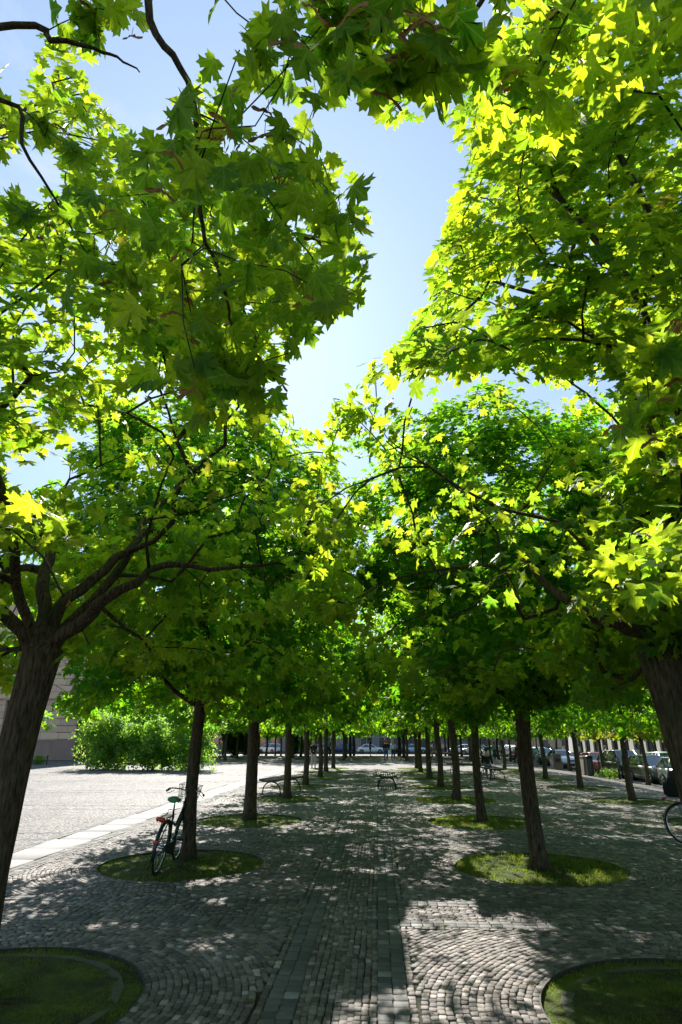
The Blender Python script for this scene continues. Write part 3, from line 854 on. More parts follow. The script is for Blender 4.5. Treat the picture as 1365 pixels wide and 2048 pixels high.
def build_tree(name, seed, base, H, crown_c, crown_r, r0=0.15, r1=0.12, n_att=230, per=30, size=0.15, tpl=1, gaps=None, limbs=None,
               extra=None, mat='maple_leaf', shell=0.42, n_limb=5, top=None, spread=0.36, seeds=0, forkz=None, lean=(0, 0), flat=0.05, kmax=10, sun=False, thin=None, front=None):
    """returns meshes (wood, crown, seeds) in world position relative to base"""
    rng = np.random.default_rng(seed); base = np.array(base, float)
    sk = Skel(rng); ftop = base + np.array([lean[0], lean[1], H])
    fork = trunk_nodes(sk, base, ftop, r0, r1, rng)
    ends0 = []
    if limbs:
        for (pts, ra, rb) in limbs: ends0.append(sk.path(fork, pts, ra, rb))
    else:
        a0 = rng.random() * 6.28
        for i in range(n_limb):
            a = a0 + 6.283 * i / n_limb + rng.normal(0, 0.25); el = 0.35 + 0.6 * rng.random(); L = 1.0 + 0.5 * rng.random()
            d = np.array([math.cos(a) * math.cos(el), math.sin(a) * math.cos(el), math.sin(el)])
            ends0.append(sk.path(fork, [ftop + d * L * 0.4 + np.array([0, 0, -0.05]), ftop + d * L + np.array([0, 0, 0.25])], r1 * 0.55, r1 * 0.33))
        ends0.append(sk.path(fork, [ftop + np.array([0.05, 0, 0.6]), ftop + np.array([rng.normal(0, .15), rng.normal(0, .15), 1.5])], r1 * 0.6, r1 * 0.35))
    A = crown_points(rng, n_att, crown_c, crown_r, shell, flat, gaps)
    if thin: A = A[[not thin(a, rng) for a in A]]
    if front:
        for fr_ in front:
            kk = clear_gap(A, [fr_[0]]) | (A[:, 1] > fr_[1]) | (rng.random(len(A)) < fr_[2] + 0.1); A = A[kk]
    sub = A[rng.choice(len(A), min(len(A), 560), replace=False)]
    tips_i = sk.grow(sub, first=fork, gaps=gaps)
    tips = np.array([sk.P[i] for i in tips_i])
    wood = sk.tubes(tip=0.0065 if tpl == 2 else 0.0042, kmax=kmax, cap=r1 * 0.6)
    (V, F, R), P, S = crown_leaves(rng, np.concatenate([tips, A]) if len(A) > len(sub) else tips, crown_c, per, spread, size, tpl, gaps, sun=sun, front=front)
    if extra:
        for (pts, ra, rb, tipsx, perx, sx, spx) in extra: pass
    crown = mesh_np('crown', V - base, F, R, uv=leaf_uv(F, tpl) if tpl > 1 else None)
    wv = wood; wv.v = [(v[0] - base[0], v[1] - base[1], v[2] - base[2]) for v in wv.v]
    return wv.mesh('trunk'), crown, tips, sk

def put_tree(wood, crown, loc, rz, label, group, name='maple_tree', seeds=None, sc=1.0, mat='maple_leaf', cat='tree'):
    t = empty(name, loc, rz, label=label, cat=cat, group=group); t.scale = (sc, sc, sc)
    a = D.objects.new('trunk', wood); COL.objects.link(a); a.parent = t
    if not wood.materials: wood.materials.append(MAT['bark'])
    b = D.objects.new('crown', crown); COL.objects.link(b); b.parent = t
    if not crown.materials: crown.materials.append(MAT[mat])
    if seeds is not None:
        c = D.objects.new('winged_seeds', seeds); COL.objects.link(c); c.parent = t; tag(c, kind='stuff')
        if not seeds.materials: seeds.materials.append(MAT['samara'])
    return t

GR_L = 'maples in the row left of the centre path'
GR_R = 'maples in the row right of the centre path'
GR_O = 'maples in the outer row on the right'
GR_B = 'maples of the far grove beyond the sunlit crossing'
ORD = ['first', 'second', 'third', 'fourth', 'fifth', 'sixth', 'seventh', 'eighth', 'ninth', 'tenth']
def loc_tree(tw, tc_, tips_world, base, rngseed, nseed, label, group, mat='maple_leaf_near', perx=None):
    sd_ = samaras(np.random.default_rng(rngseed), tips_world - np.array(base), nseed, bx=base) if nseed else None
    return put_tree(tw, tc_, base, 0, label, group, seeds=sd_, mat=mat)

ALLG = [GAP, GAP2, GAP3, GAP4, GAP5]
XL_, XR_, XO_ = ROWX
# --- the two trees beside the viewer: their trunks stand out of view, their boughs hang over the picture
def bough_tree(base, seed, clusters, label, group, rim_gaps, rlimb=0.022):
    """clusters: (bough points, sub tips [(px,py,dist)], leaves per tip, leaf size)"""
    rng = np.random.default_rng(seed); base = np.array(base, float); sk = Skel(rng)
    fork = trunk_nodes(sk, base, base + np.array([0, 0, 2.5]), 0.15, 0.13, rng)
    c = base + np.array([0, 0, 5.2])
    parts = []; alltips = []
    for (pts, tips, per, size, spread, droop) in clusters:
        e = sk.path(fork, pts, 0.021, rlimb, sub=6, wob=0.006)
        n0 = len(sk.P) - 1
        A = np.array([list(ray(*t)) for t in tips]) if tips else None
        idx = sk.grow(A, step=0.12, first=fork + 1, gaps=rim_gaps)
        tp = np.array([sk.P[i] for i in idx]); alltips.append(tp)
        (V, F, R), P, S = crown_leaves(rng, tp, tp.mean(0) + np.array([0, 0, 0.8]), per, spread, size, 3, rim_gaps, droop=droop, up=0.55)
        parts.append((V, F, R, leaf_uv(F, 3)))
    # the body of the crown, above and behind the viewer
    A = crown_points(rng, 170, c, (2.6, 2.6, 2.7), 0.5, 0.25, rim_gaps)
    x, y, z = project(A); A = A[~((z > 0) & (x > (-150 if base[0] < 0 else 150)) & (x < (1515 if base[0] < 0 else 1010)) & (y > -700))]; A = A[np.linalg.norm(A - np.array([0, 0, EYE]), axis=1) > 3.1]
    idx = sk.grow(A, first=fork, gaps=rim_gaps); tp = np.array([sk.P[i] for i in idx])
    (V, F, R), P, S = crown_leaves(rng, tp, c, 26, 0.36, 0.15, 1, rim_gaps); parts.append((V, F, R, leaf_uv(F, 1)))
    nv = 0; Vs, Fs, Rs, Us = [], [], [], []
    for V, F, R, U in parts: Vs.append(V); Fs.append(F + nv); Rs.append(R); nv += len(V); Us.append(U)
    crown = mesh_np('crown', np.concatenate(Vs) - base, np.concatenate(Fs), np.concatenate(Rs), uv=np.concatenate(Us))
    wood = sk.tubes(tip=0.0022, kmax=10, cap=0.075); wood.v = [tuple(np.array(v) - base) for v in wood.v]
    at_ = np.concatenate(alltips)
    return put_tree(wood.mesh('trunk'), crown, tuple(base), 0, label, group, seeds=samaras(rng, at_ - base, 130, 0.05, bx=base), mat='maple_leaf_near')

rr = np.random.default_rng(77)
def scatter(poly, n, d0, d1, grad=0.0):
    xs = [p[0] for p in poly]; ys = [p[1] for p in poly]; out = []
    while len(out) < n:
        x = rr.uniform(min(xs), max(xs)); y = rr.uniform(min(ys), max(ys))
        if in_poly(np.array([x]), np.array([y]), poly)[0]:
            out.append((x, y, rr.uniform(d0, d1) + grad * (y - min(ys)) / 800.0))
    return out
def R3(*a): return list(ray(*a))
# big hanging bough left of the centre
A1 = scatter([(470, 60), (640, 10), (655, 200), (700, 330), (715, 470), (690, 600), (620, 690), (560, 735), (480, 780), (400, 770), (330, 600), (350, 420), (390, 300), (370, 190), (440, 130)], 58, 1.95, 3.3)
A4 = scatter([(400, 690), (610, 680), (590, 730), (500, 790), (410, 800)], 9, 2.1, 2.5)
A2 = scatter([(240, 330), (360, 240), (380, 500), (330, 640), (200, 640), (150, 520)], 13, 2.9, 3.8)
bough_tree((XL_, treeY(-1), 0), 31, [
    ([[XL_ + .4, .8, 3.2], R3(215, -160, 3.0), R3(300, 40, 2.75), R3(385, 190, 2.6), R3(400, 420, 2.45), R3(455, 600, 2.35), R3(470, 700, 2.3)], A1 + A4, 9, 0.108, 0.2, 0.75),
    ([[XL_ - .1, .9, 3.0], R3(-60, 60, 3.1), R3(110, 80, 3.0), R3(205, 105, 3.05), R3(280, 145, 3.1)], scatter([(90, 0), (240, 0), (240, 60), (190, 70), (110, 60)], 5, 3.0, 3.3) + scatter([(240, 110), (360, 120), (350, 190), (290, 180)], 5, 3.0, 3.4), 9, 0.10, 0.13, 0.5),
    ([[XL_ - .2, .9, 2.8], R3(-80, 200, 3.4), R3(60, 320, 3.3), R3(180, 520, 3.4)], A2 + scatter([(0, 200), (120, 180), (260, 330), (200, 500), (0, 420)], 10, 3.2, 4.0), 14, 0.112, 0.2, 0.55),
], 'maple beside the viewer on the left, only its hanging boughs of big leaves in view', GR_L, ALLG, 0.0028)
B1 = scatter([(670, -60), (950, -60), (945, 70), (900, 110), (860, 190), (790, 200), (745, 140), (690, 130)], 15, 2.1, 2.6)
B2 = scatter([(950, -20), (1120, -20), (1080, 200), (960, 260), (905, 160)], 10, 2.8, 3.4)
B3 = scatter([(1240, 700), (1400, 640), (1400, 800), (1300, 830)], 5, 2.6, 3.0)
bough_tree((XR_, treeY(-1), 0), 32, [
    ([[XR_ - .4, .8, 3.3], R3(1150, -220, 3.0), R3(1000, -60, 2.7), R3(930, 60, 2.55), R3(850, 100, 2.35)], B1, 8, 0.112, 0.16, 0.8),
    ([[XR_ - .2, 1.0, 3.3], R3(1300, -160, 3.4), R3(1180, -40, 3.3), R3(1050, 90, 3.2)], B2, 13, 0.108, 0.2, 0.6),
    ([[XR_ + .2, 1.0, 2.5], R3(1480, 560, 2.9), R3(1390, 680, 2.8)], B3, 11, 0.125, 0.14, 0.6),
], 'maple beside the viewer on the right, only its hanging boughs of big leaves in view', GR_R, ALLG, 0.0028)

# --- first pair with visible trunks
bL = (XL_ - .03, treeY(0), 0)
fL = np.array([XL_, treeY(0), 2.5])
def pt(px_, py_, yplane):
    """point on the picture ray where it crosses world Y = yplane"""
    v = ray(px_, py_, 1.0) - Vector((0, 0, EYE)); t = yplane / v.y
    return [v.x * t, yplane, EYE + v.z * t]
OPENL = [(150, 790), (300, 770), (520, 800), (620, 870), (640, 1110), (560, 1110), (300, 1030), (150, 1080)]
OPENR = [(690, 735), (860, 745), (1000, 735), (1230, 760), (1230, 900), (1180, 1160), (1080, 1290), (900, 1320), (720, 1240), (640, 1000), (640, 870)]
GAPL = [(0, 1120), (120, 1090), (290, 1030), (420, 1090), (560, 1110), (570, 1170), (420, 1215), (300, 1215), (150, 1290), (60, 1330), (0, 1300)]
def thin_near(a, rng):
    c = np.array([XL_ if a[0] < PX0 else XR_, treeY(0), 5.0]); v = (a - c) / 2.8
    d = np.array([0, 0, EYE]) - c; d /= np.linalg.norm(d)
    return v @ d > 0.25 and rng.random() < 0.12
limbsL = [([pt(120, 1215, 5.2), pt(185, 1160, 5.3), pt(255, 1105, 5.5), pt(300, 1060, 5.8)], 0.065, 0.03),
          ([pt(160, 1250, 5.15), pt(215, 1195, 5.0), pt(262, 1170, 4.9), pt(330, 1130, 5.0), pt(420, 1140, 5.2), pt(560, 1125, 5.6)], 0.068, 0.012),
          ([pt(85, 1180, 5.3), pt(100, 1120, 5.5), pt(120, 1040, 5.7)], 0.07, 0.04),
          ([pt(20, 1240, 5.1), pt(-20, 1150, 5.0), pt(-60, 1050, 4.9)], 0.07, 0.04),
          ([pt(230, 1150, 5.6), pt(270, 1080, 5.9), pt(330, 1000, 6.3)], 0.05, 0.03),
          ([pt(40, 1200, 4.9), pt(20, 1050, 4.3), pt(-40, 850, 3.9)], 0.05, 0.03)]
w_, c_, tips, sk = build_tree('a', 41, bL, 2.5, (XL_, treeY(0), 5.0), (2.8, 2.8, 2.8), 0.155, 0.145, n_att=620, per=28, size=0.12, tpl=2, gaps=ALLG, thin=thin_near, front=((GAPL, 5.7, 0.0), (OPENL, 9.0, 0.42)), sun=True, limbs=limbsL, lean=(.15, 0), shell=0.55, spread=0.33, kmax=16)
loc_tree(w_, c_, tips, bL, 1, 90, 'thick maple on the left edge with its forked trunk and spreading limbs', GR_L)
bR = (XR_ + .16, treeY(0), 0)
limbsR = [([pt(1290, 1265, 5.1), pt(1200, 1240, 5.0), pt(1120, 1190, 5.2), pt(1040, 1110, 5.6)], 0.07, 0.03),
          ([pt(1330, 1230, 5.2), pt(1310, 1130, 5.3), pt(1250, 1000, 5.5)], 0.08, 0.045),
          ([pt(1380, 1240, 5.3), pt(1440, 1150, 5.4), pt(1480, 1000, 5.4)], 0.08, 0.045),
          ([pt(1400, 1260, 5.0), pt(1470, 1220, 4.7), pt(1540, 1130, 4.4)], 0.07, 0.03),
          ([pt(1350, 1150, 4.8), pt(1365, 880, 4.2), pt(1260, 560, 4.0), pt(1100, 380, 4.2)], 0.055, 0.02),
          ([pt(1390, 1150, 4.9), pt(1420, 700, 4.1), pt(1250, 330, 3.9), pt(1130, 60, 4.1)], 0.05, 0.018),
          ([pt(1340, 1150, 5.0), pt(1320, 900, 4.7), pt(1160, 640, 4.7), pt(980, 560, 5.0)], 0.045, 0.016)]
w_, c_, tips, sk = build_tree('b', 42, bR, 2.5, (XR_, treeY(0), 5.1), (2.95, 2.85, 3.0), 0.155, 0.145, n_att=860, per=23, size=0.12, tpl=2, gaps=ALLG, thin=thin_near, sun=True, front=((OPENR, 9.0, 0.24),), limbs=limbsR, lean=(-.17, 0), shell=0.55, spread=0.33, kmax=16)
loc_tree(w_, c_, tips, bR, 2, 90, 'thick maple on the right edge, furrowed trunk leaning in with a knobbly fork', GR_R)
# --- second pair
for tx_, sd_, lab, gr in ((XL_, 51, 'slim maple that the bicycle with the green saddle leans on', GR_L), (XR_, 52, 'maple right of the path in the sunlit grass ring, trunk leaning left', GR_R)):
    b_ = (tx_, 10.66 if tx_ < 0 else treeY(1) - 0.1, 0)
    w_, c_, tips, sk = build_tree('c', sd_, b_, 2.35, (tx_, treeY(1) + .1, 4.85), (2.9, 2.85, 2.8), 0.108 if tx_ < 0 else 0.12, 0.09 if tx_ < 0 else 0.105, n_att=620, per=47, size=0.118, tpl=1,
                                  gaps=[GAP], sun=True, shell=0.45, spread=0.33, kmax=12, lean=((0.0, 0) if tx_ < 0 else (-0.04, 0)))
    loc_tree(w_, c_, tips, b_, sd_, 90, lab, gr, mat='maple_leaf')
# --- shared variants for the rest
VAR = []
for i, sd_ in enumerate((61, 62, 63, 64)):
    w_, c_, tips, sk = build_tree('v', sd_, (0, 0, 0), 2.3, (0, 0, 4.7), (2.85, 2.85, 2.7), 0.125, 0.10, n_att=400, per=27, size=0.135, tpl=1, shell=0.42, spread=0.36, kmax=8)
    VAR.append((w_, c_))
w_, c_, tips, sk = build_tree('v', 66, (0, 0, 0), 2.2, (0, 0, 3.9), (1.9, 1.9, 1.8), 0.11, 0.09, n_att=190, per=22, size=0.15, tpl=1, shell=0.4, spread=0.32, kmax=8)
VARY = (w_, c_)
w_, c_, tips, sk = build_tree('v', 68, (0, 0, 0), 2.6, (0, 0, 5.25), (2.8, 2.8, 3.0), 0.13, 0.10, n_att=260, per=16, size=0.26, tpl=1, shell=0.35, spread=0.5, kmax=6)
VARF = [(w_, c_)]
w_, c_, tips, sk = build_tree('v', 69, (0, 0, 0), 2.5, (0, 0, 5.15), (2.9, 2.9, 2.9), 0.12, 0.09, n_att=260, per=16, size=0.26, tpl=1, shell=0.35, spread=0.5, kmax=6)
VARF.append((w_, c_))
rs = random.Random(9)
def row(tx_, ks, group, where, ys=None, yel=()):
    for j, k in enumerate(ks):
        y = {3: 20.9, 4: 26.7, 5: 31.6, 6: 37.0, 7: 40.8}[k] if tx_ == XL_ else (treeY(k) if k < 7 else 40.6)
        v = VAR[rs.randrange(4)]; x = tx_ + rs.uniform(-.05, .05) + ({3: .1, 4: .06, 5: .2, 6: .1, 7: .25}[k] if tx_ == XL_ else 0)
        put_tree(v[0], v[1], (x, y, gz(x, y)), rs.random() * 6.28, where % ORD[k], group, sc=rs.uniform(0.86, 0.94) if tx_ > 5 else rs.uniform(0.94, 1.08))
        if k in yel: pass
for tx_, sd_, lab, gr in ((XL_, 71, 'stout maple with a low open fork of limbs, next beyond the leaning bicycle', GR_L), (XR_, 72, 'slender upright maple right of the path, next behind the one in the sunlit ring', GR_R)):
    b_ = (tx_, treeY(2), 0)
    w_, c_, tips, sk = build_tree('e', sd_, b_, 2.15 if tx_ < 0 else 2.35, (tx_, treeY(2), 4.6), (2.85, 2.85, 2.65), 0.15 if tx_ < 0 else 0.11, 0.12 if tx_ < 0 else 0.085, n_att=480, per=37, size=0.13, tpl=1,
                                  gaps=[GAP], sun=True, shell=0.45, spread=0.34, kmax=10)
    loc_tree(w_, c_, tips, b_, sd_, 0, lab, gr, mat='maple_leaf')
row(XL_, range(3, 8), GR_L, '%s maple counted from the front in the row left of the centre path')
row(XR_, range(3, 8), GR_R, '%s maple counted from the front in the row right of the centre path')
row(XO_, range(0, 8), GR_O, '%s maple counted from the front in the outer row on the right')
# yellowish little trees along the street
for j, (x, y, lab) in enumerate(((13.9, 35.0, 'yellowish street tree in front of the dark grey car, nearest to the viewer'), (13.9, 41.5, 'yellow-green street tree between the red car and the black van'),
                            (14.0, 48.8, 'street tree in front of the silver saloon'), (13.4, 58.0, 'street tree beside the stone pillar at the far kerb'))):
    t = put_tree(VARY[0], VARY[1], (x, y, gz(x, y)), j * 1.9, lab, 'street trees along the kerb', name='street_tree', mat='maple_leaf_yellow', sc=1.0 if j < 2 else 1.1)
    t.rotation_euler = (0, 0.0, j * 1.9)
# far grove
n = 0
for iy, y in enumerate((55.0, 60.2, 65.4, 70.6, 76, 82, 88)):
    for ix, x in enumerate((-29, -23.7, -18.3, -13.0, -7.8, -2.9, 2.5, 7.7, 13.0)):
        if x > 9 and y < 60: continue
        if x < -20 and y > 66: continue
        if abs(x - PX0) < 3 and y > 86: continue
        if x < -26 and y < 60: continue
        xx, yy = x + rs.uniform(-.15, .15), y + rs.uniform(-.2, .2)
        v = VARF[rs.randrange(2)] if y > 58 else VAR[rs.randrange(4)]
        side = ['far left', 'far left', 'left', 'left', 'left of the path', 'left of the path', 'right of the path', 'right of the path', 'right'][ix]
        put_tree(v[0], v[1], (xx, yy, gz(xx, yy)), rs.random() * 6.28, '%s tree deep, %s file from the left, in the far grove beyond the crossing' % (ORD[iy], ORD[ix]), GR_B, sc=rs.uniform(.95, 1.08))
        n += 1
rg3 = np.random.default_rng(4); nf = 130
P = np.stack([rg3.uniform(-5, 6.5, nf), rg3.uniform(3.5, 17, nf), np.full(nf, 0.006)], 1)
V, F, R = leaves_np(P, np.array([0, 0, 1.0]) + rg3.normal(0, .12, (nf, 3)), rg3.normal(0, 1, (nf, 3)) * np.array([1, 1, 0]) + 1e-3, 0.03 + 0.06 * rg3.random(nf) ** 2, TPL[1], rg3, curl=-0.12)
leaf_mat('dry_leaf', (0.16, 0.15, 0.05), (0.30, 0.22, 0.10), (0.2, 0.2, 0.05), (0.3, 0.2, 0.08), wamt=0.3)
tag(add('fallen_leaves', mesh_np('fallen_leaves', V, F, R), 'dry_leaf'), 'small dry leaves scattered on the paving', 'leaves', kind='stuff')
# ------------------------------------------------------------------ helpers for placing
def atpx(px_, Y):
    """ground point of the plaza seen in that column of the picture at distance Y along the path"""
    a = math.atan((px_ - 682.5) / 1300.0) - YAW
    return (Y * math.tan(a), Y)

# ------------------------------------------------------------------ buildings
simple('wall_grey', (0.20, 0.20, 0.195), 0.8, 0, 0.18, 0.8, 0.3, bscale=20)
simple('wall_dark', (0.075, 0.078, 0.082), 0.6, 0, 0.2, 0.8, 0.2, bscale=20)
simple('wall_sand', (0.80, 0.54, 0.34), 0.85, 0, 0.2, 0.9, 0.4, bscale=14)
def add_courses(m, bw, bh, dark):
    # stone courses: thin darker joints in the facing
    nt = m.node_tree; b = nt.nodes['Principled BSDF']; src = b.inputs['Base Color'].links[0].from_socket
    tc = N(nt, 'ShaderNodeTexCoord'); sp = N(nt, 'ShaderNodeSeparateXYZ'); cb = N(nt, 'ShaderNodeCombineXYZ'); nt.links.new(tc.outputs['Object'], sp.inputs[0])
    sm_ = N(nt, 'ShaderNodeMath', operation='ADD'); nt.links.new(sp.outputs[0], sm_.inputs[0]); nt.links.new(sp.outputs[1], sm_.inputs[1])
    nt.links.new(sm_.outputs[0], cb.inputs[0]); nt.links.new(sp.outputs[2], cb.inputs[1])
    br = N(nt, 'ShaderNodeTexBrick'); br.inputs['Scale'].default_value = 1.0; br.inputs['Mortar Size'].default_value = 0.018; br.inputs['Brick Width'].default_value = bw; br.inputs['Row Height'].default_value = bh
    br.inputs['Color1'].default_value = (1, 1, 1, 1); br.inputs['Color2'].default_value = (0.8, 0.8, 0.8, 1); br.inputs['Mortar'].default_value = (dark, dark, dark, 1)
    nt.links.new(cb.outputs[0], br.inputs['Vector'])
    mx = N(nt, 'ShaderNodeMix', data_type='RGBA', blend_type='MULTIPLY'); mx.inputs[0].default_value = 1.0
    nt.links.new(src, mx.inputs[6]); nt.links.new(br.outputs['Color'], mx.inputs[7]); nt.links.new(mx.outputs[2], b.inputs['Base Color'])
add_courses(MAT['wall_sand'], 1.5, 0.56, 0.35)
simple('wall_plinth', (0.30, 0.20, 0.145), 0.85, 0, 0.35, 1.1, 0.5, bscale=14)
simple('wall_cream', (0.46, 0.43, 0.37), 0.8, 0, 0.15, 0.8, 0.3, bscale=20)
simple('roof_tile', (0.16, 0.075, 0.05), 0.8, 0, 0.25, 4, 0.5)
simple('frame_white', (0.6, 0.6, 0.58), 0.5, 0, 0.08, 6)
simple('frame_dark', (0.05, 0.055, 0.06), 0.4, 0.3, 0.1, 6)
simple('pane_glass', (0.025, 0.035, 0.04), 0.06, 0, 0.4, 0.7, spec=0.9)
simple('shop_glass', (0.05, 0.055, 0.06), 0.08, 0, 0.5, 0.5, spec=0.9)

def building(name, loc, rz, W, Dp, floors, bay, pier, wallm, groundm, framem, label, roofh=2.2, plinth=0.0):
    """floors: list of (storey height, sill height, window height, window width). Real openings between piers and spandrels."""
    t = empty(name, loc, rz, label=label, cat='building')
    nb = int(W / bay); bay = W / nb; z = 0; T = 0.4
    wall = MB(); gw = MB()
    H = sum(f[0] for f in floors)
    wall.box(0, W, T + 0.25, Dp, 0, H)
    for fi, (fh, sh, wh, ww) in enumerate(floors):
        m = gw if fi == 0 else wall
        for b in range(nb + 1):
            x0 = b * bay - (bay - ww) / 2; x1 = b * bay + (bay - ww) / 2
            m.box(max(0, x0), min(W, x1), 0, T, z, z + fh)
            if fi == 0: gw.box(max(0, x0) - 0.04, min(W, x1) + 0.04, -0.06, -0.002, z, z + 0.7)
        for b in range(nb):
            x0 = b * bay + (bay - ww) / 2; x1 = x0 + ww
            if sh > 0.02: m.box(x0, x1, 0.02, T, z, z + sh)
            m.box(x0, x1, 0.02, T, z + sh + wh, z + fh)
            f = MB(); e = 0.07
            for (a0, a1, c0, c1) in ((x0, x0 + e, z + sh, z + sh + wh), (x1 - e, x1, z + sh, z + sh + wh), (x0 + e, x1 - e, z + sh, z + sh + e), (x0 + e, x1 - e, z + sh + wh - e, z + sh + wh), ((x0 + x1) / 2 - .03, (x0 + x1) / 2 + .03, z + sh + e, z + sh + wh - e)):
                f.box(a0 + .002, a1 - .002, 0.18, 0.26, c0, c1)
            f.box(x0 + e, x1 - e, 0.185, 0.25, z + sh + wh * 0.68, z + sh + wh * 0.68 + 0.05)
            fo = f.build('window', framem, t)
            g = MB(); g.box(x0 + .01, x1 - .01, 0.262, 0.275, z + sh, z + sh + wh); g.build('pane', 'shop_glass' if fi == 0 else 'pane_glass', fo)
        z += fh
        if fi < len(floors) - 1: wall.box(-0.05, W + 0.05, -0.12, -0.003, z - 0.18, z + 0.05)
    wall.build('wall', wallm, t); gw.build('ground_floor', groundm, t)
    c = MB(); c.box(-0.3, W + 0.3, -0.45, Dp, H + 0.003, H + 0.28); c.box(-0.15, W + 0.15, -0.25, -0.01, H - 0.25, H); c.build('cornice', wallm, t)
    r = MB(); y0, y1 = -0.3, Dp
    r.loft([[(0 - .2, y0, H + 0.285), (0 - .2, (y0 + y1) / 2, H + roofh), (0 - .2, y1, H + 0.285)], [(W + .2, y0, H + 0.285), (W + .2, (y0 + y1) / 2, H + roofh), (W + .2, y1, H + 0.285)]], sm=False)
    r.build('roof', 'roof_tile', t)
    return t
GF = (4.2, 0.35, 3.1, 2.3)
UF = (3.3, 0.9, 1.8, 1.2)
zf = gz(0, 118)
building('office_building', (-62, 119, zf), 0, 34, 14, [GF, UF, UF, UF], 3.4, 1, 'wall_cream', 'wall_grey', 'frame_white', 'cream four-storey building at the far left end of the square, behind the trees')
building('office_building', (-27, 119, zf), 0, 30, 14, [GF, UF, UF, UF], 3.3, 1, 'wall_grey', 'wall_grey', 'frame_white', 'grey four-storey building closing the view left of the path')
building('shop_building', (3.03, 119, zf), 0, 31, 14, [(4.4, 0.2, 3.4, 2.6), UF, UF, UF], 3.6, 1, 'wall_grey', 'wall_dark', 'frame_dark', 'grey building with dark shopfronts closing the view right of the path')
building('shop_building', (30, 100, gz(30, 80)), -math.pi / 2 , 32, 13, [(4.2, 0.3, 3.0, 2.2), UF, UF, UF], 3.4, 1, 'wall_cream', 'wall_cream', 'frame_dark', 'pale building with tall ground-floor windows across the street, farther along')
building('shop_building', (29, 67, gz(29, 60)), -math.pi / 2, 45, 13, [(4.4, 0.4, 3.2, 1.9), UF, UF, UF], 3.5, 1, 'wall_grey', 'wall_dark', 'frame_dark', 'building with a dark grey ground floor across the street, behind the parked cars')

# palace-like building on the left: plinth, wall, rusticated corner pier, tall window
t = empty('stone_building', (-25.9, 54.0, 0), 0, label='sandstone building with a banded corner pier and dark plinth, left behind the shrubs', cat='building')
W_ = 34.0
wl = MB(); wl.box(-W_, -0.25, 0.45, 16, 0, 15.5)
pl = MB(); pl.box(-W_, -0.12, 0.18, 0.448, 0, 1.62); pl.box(-1.95, 0.1, -0.02, 0.178, 0, 1.62); pl.box(-0.248, 0.1, 0.18, 16.1, 0, 1.62)
pr = MB()
for i in range(24):
    z = 1.64 + i * 0.56; pr.box(-1.85, 0.0, 0.0, 0.449, z, z + 0.53, bev=0.02); pr.box(-0.249, 0.0, 0.452, 2.2, z, z + 0.53, bev=0.02)
bays = [-5.9 - 4.2 * i for i in range(6)]
xs = [-1.86] + sum([[b + 0.85, b - 0.85] for b in bays], []) + [-W_]
for i in range(0, len(xs) - 1, 2): wl.box(xs[i + 1], xs[i], 0.2, 0.448, 1.622, 15.5)
for b in bays:
    for (z0, z1) in ((1.622, 1.9), (4.9, 8.4), (11.6, 15.5)): wl.box(b - 0.848, b + 0.848, 0.2, 0.448, z0, z1)
    for (z0, z1) in ((1.9, 4.9), (8.4, 11.6)):
        s_ = MB()
        for (a0, a1, c0, c1) in ((b - 1.05, b - .85, z0 - .1, z1 + .2), (b + .85, b + 1.05, z0 - .1, z1 + .2), (b - .849, b + .849, z1, z1 + .2), (b - .849, b + .849, z0 - .12, z0)): s_.box(a0, a1, 0.08, 0.197, c0, c1)
        for k in range(1, 3): s_.box(b - .84 + k * .56 - .02, b - .84 + k * .56 + .02, 0.36, 0.40, z0, z1)
        for k in range(1, 6): s_.box(b - .84, b + .84, 0.365, 0.395, z0 + k * (z1 - z0) / 6 - .02, z0 + k * (z1 - z0) / 6 + .02)
        wo = s_.build('window', 'wall_sand', t)
        g = MB(); g.box(b - .848, b + .848, 0.405, 0.42, z0, z1); g.build('pane', 'pane_glass', wo)
wl.build('wall', 'wall_sand', t); pl.build('plinth', 'wall_plinth', t); pr.build('corner_pier', 'wall_sand', t)
c = MB(); c.box(-W_, 0.35, -0.35, 16.3, 15.503, 15.9); c.box(-W_, 0.2, 0.02, 0.19, 4.98, 5.15); c.build('cornice', 'wall_sand', t)
c = MB(); c.loft([[(-W_, -.3, 15.91), (-W_, 8, 18.6), (-W_, 16.3, 15.91)], [(0.3, -.3, 15.91), (-3, 8, 18.6), (0.3, 16.3, 15.91)]], sm=False); c.build('roof', 'roof_tile', t)

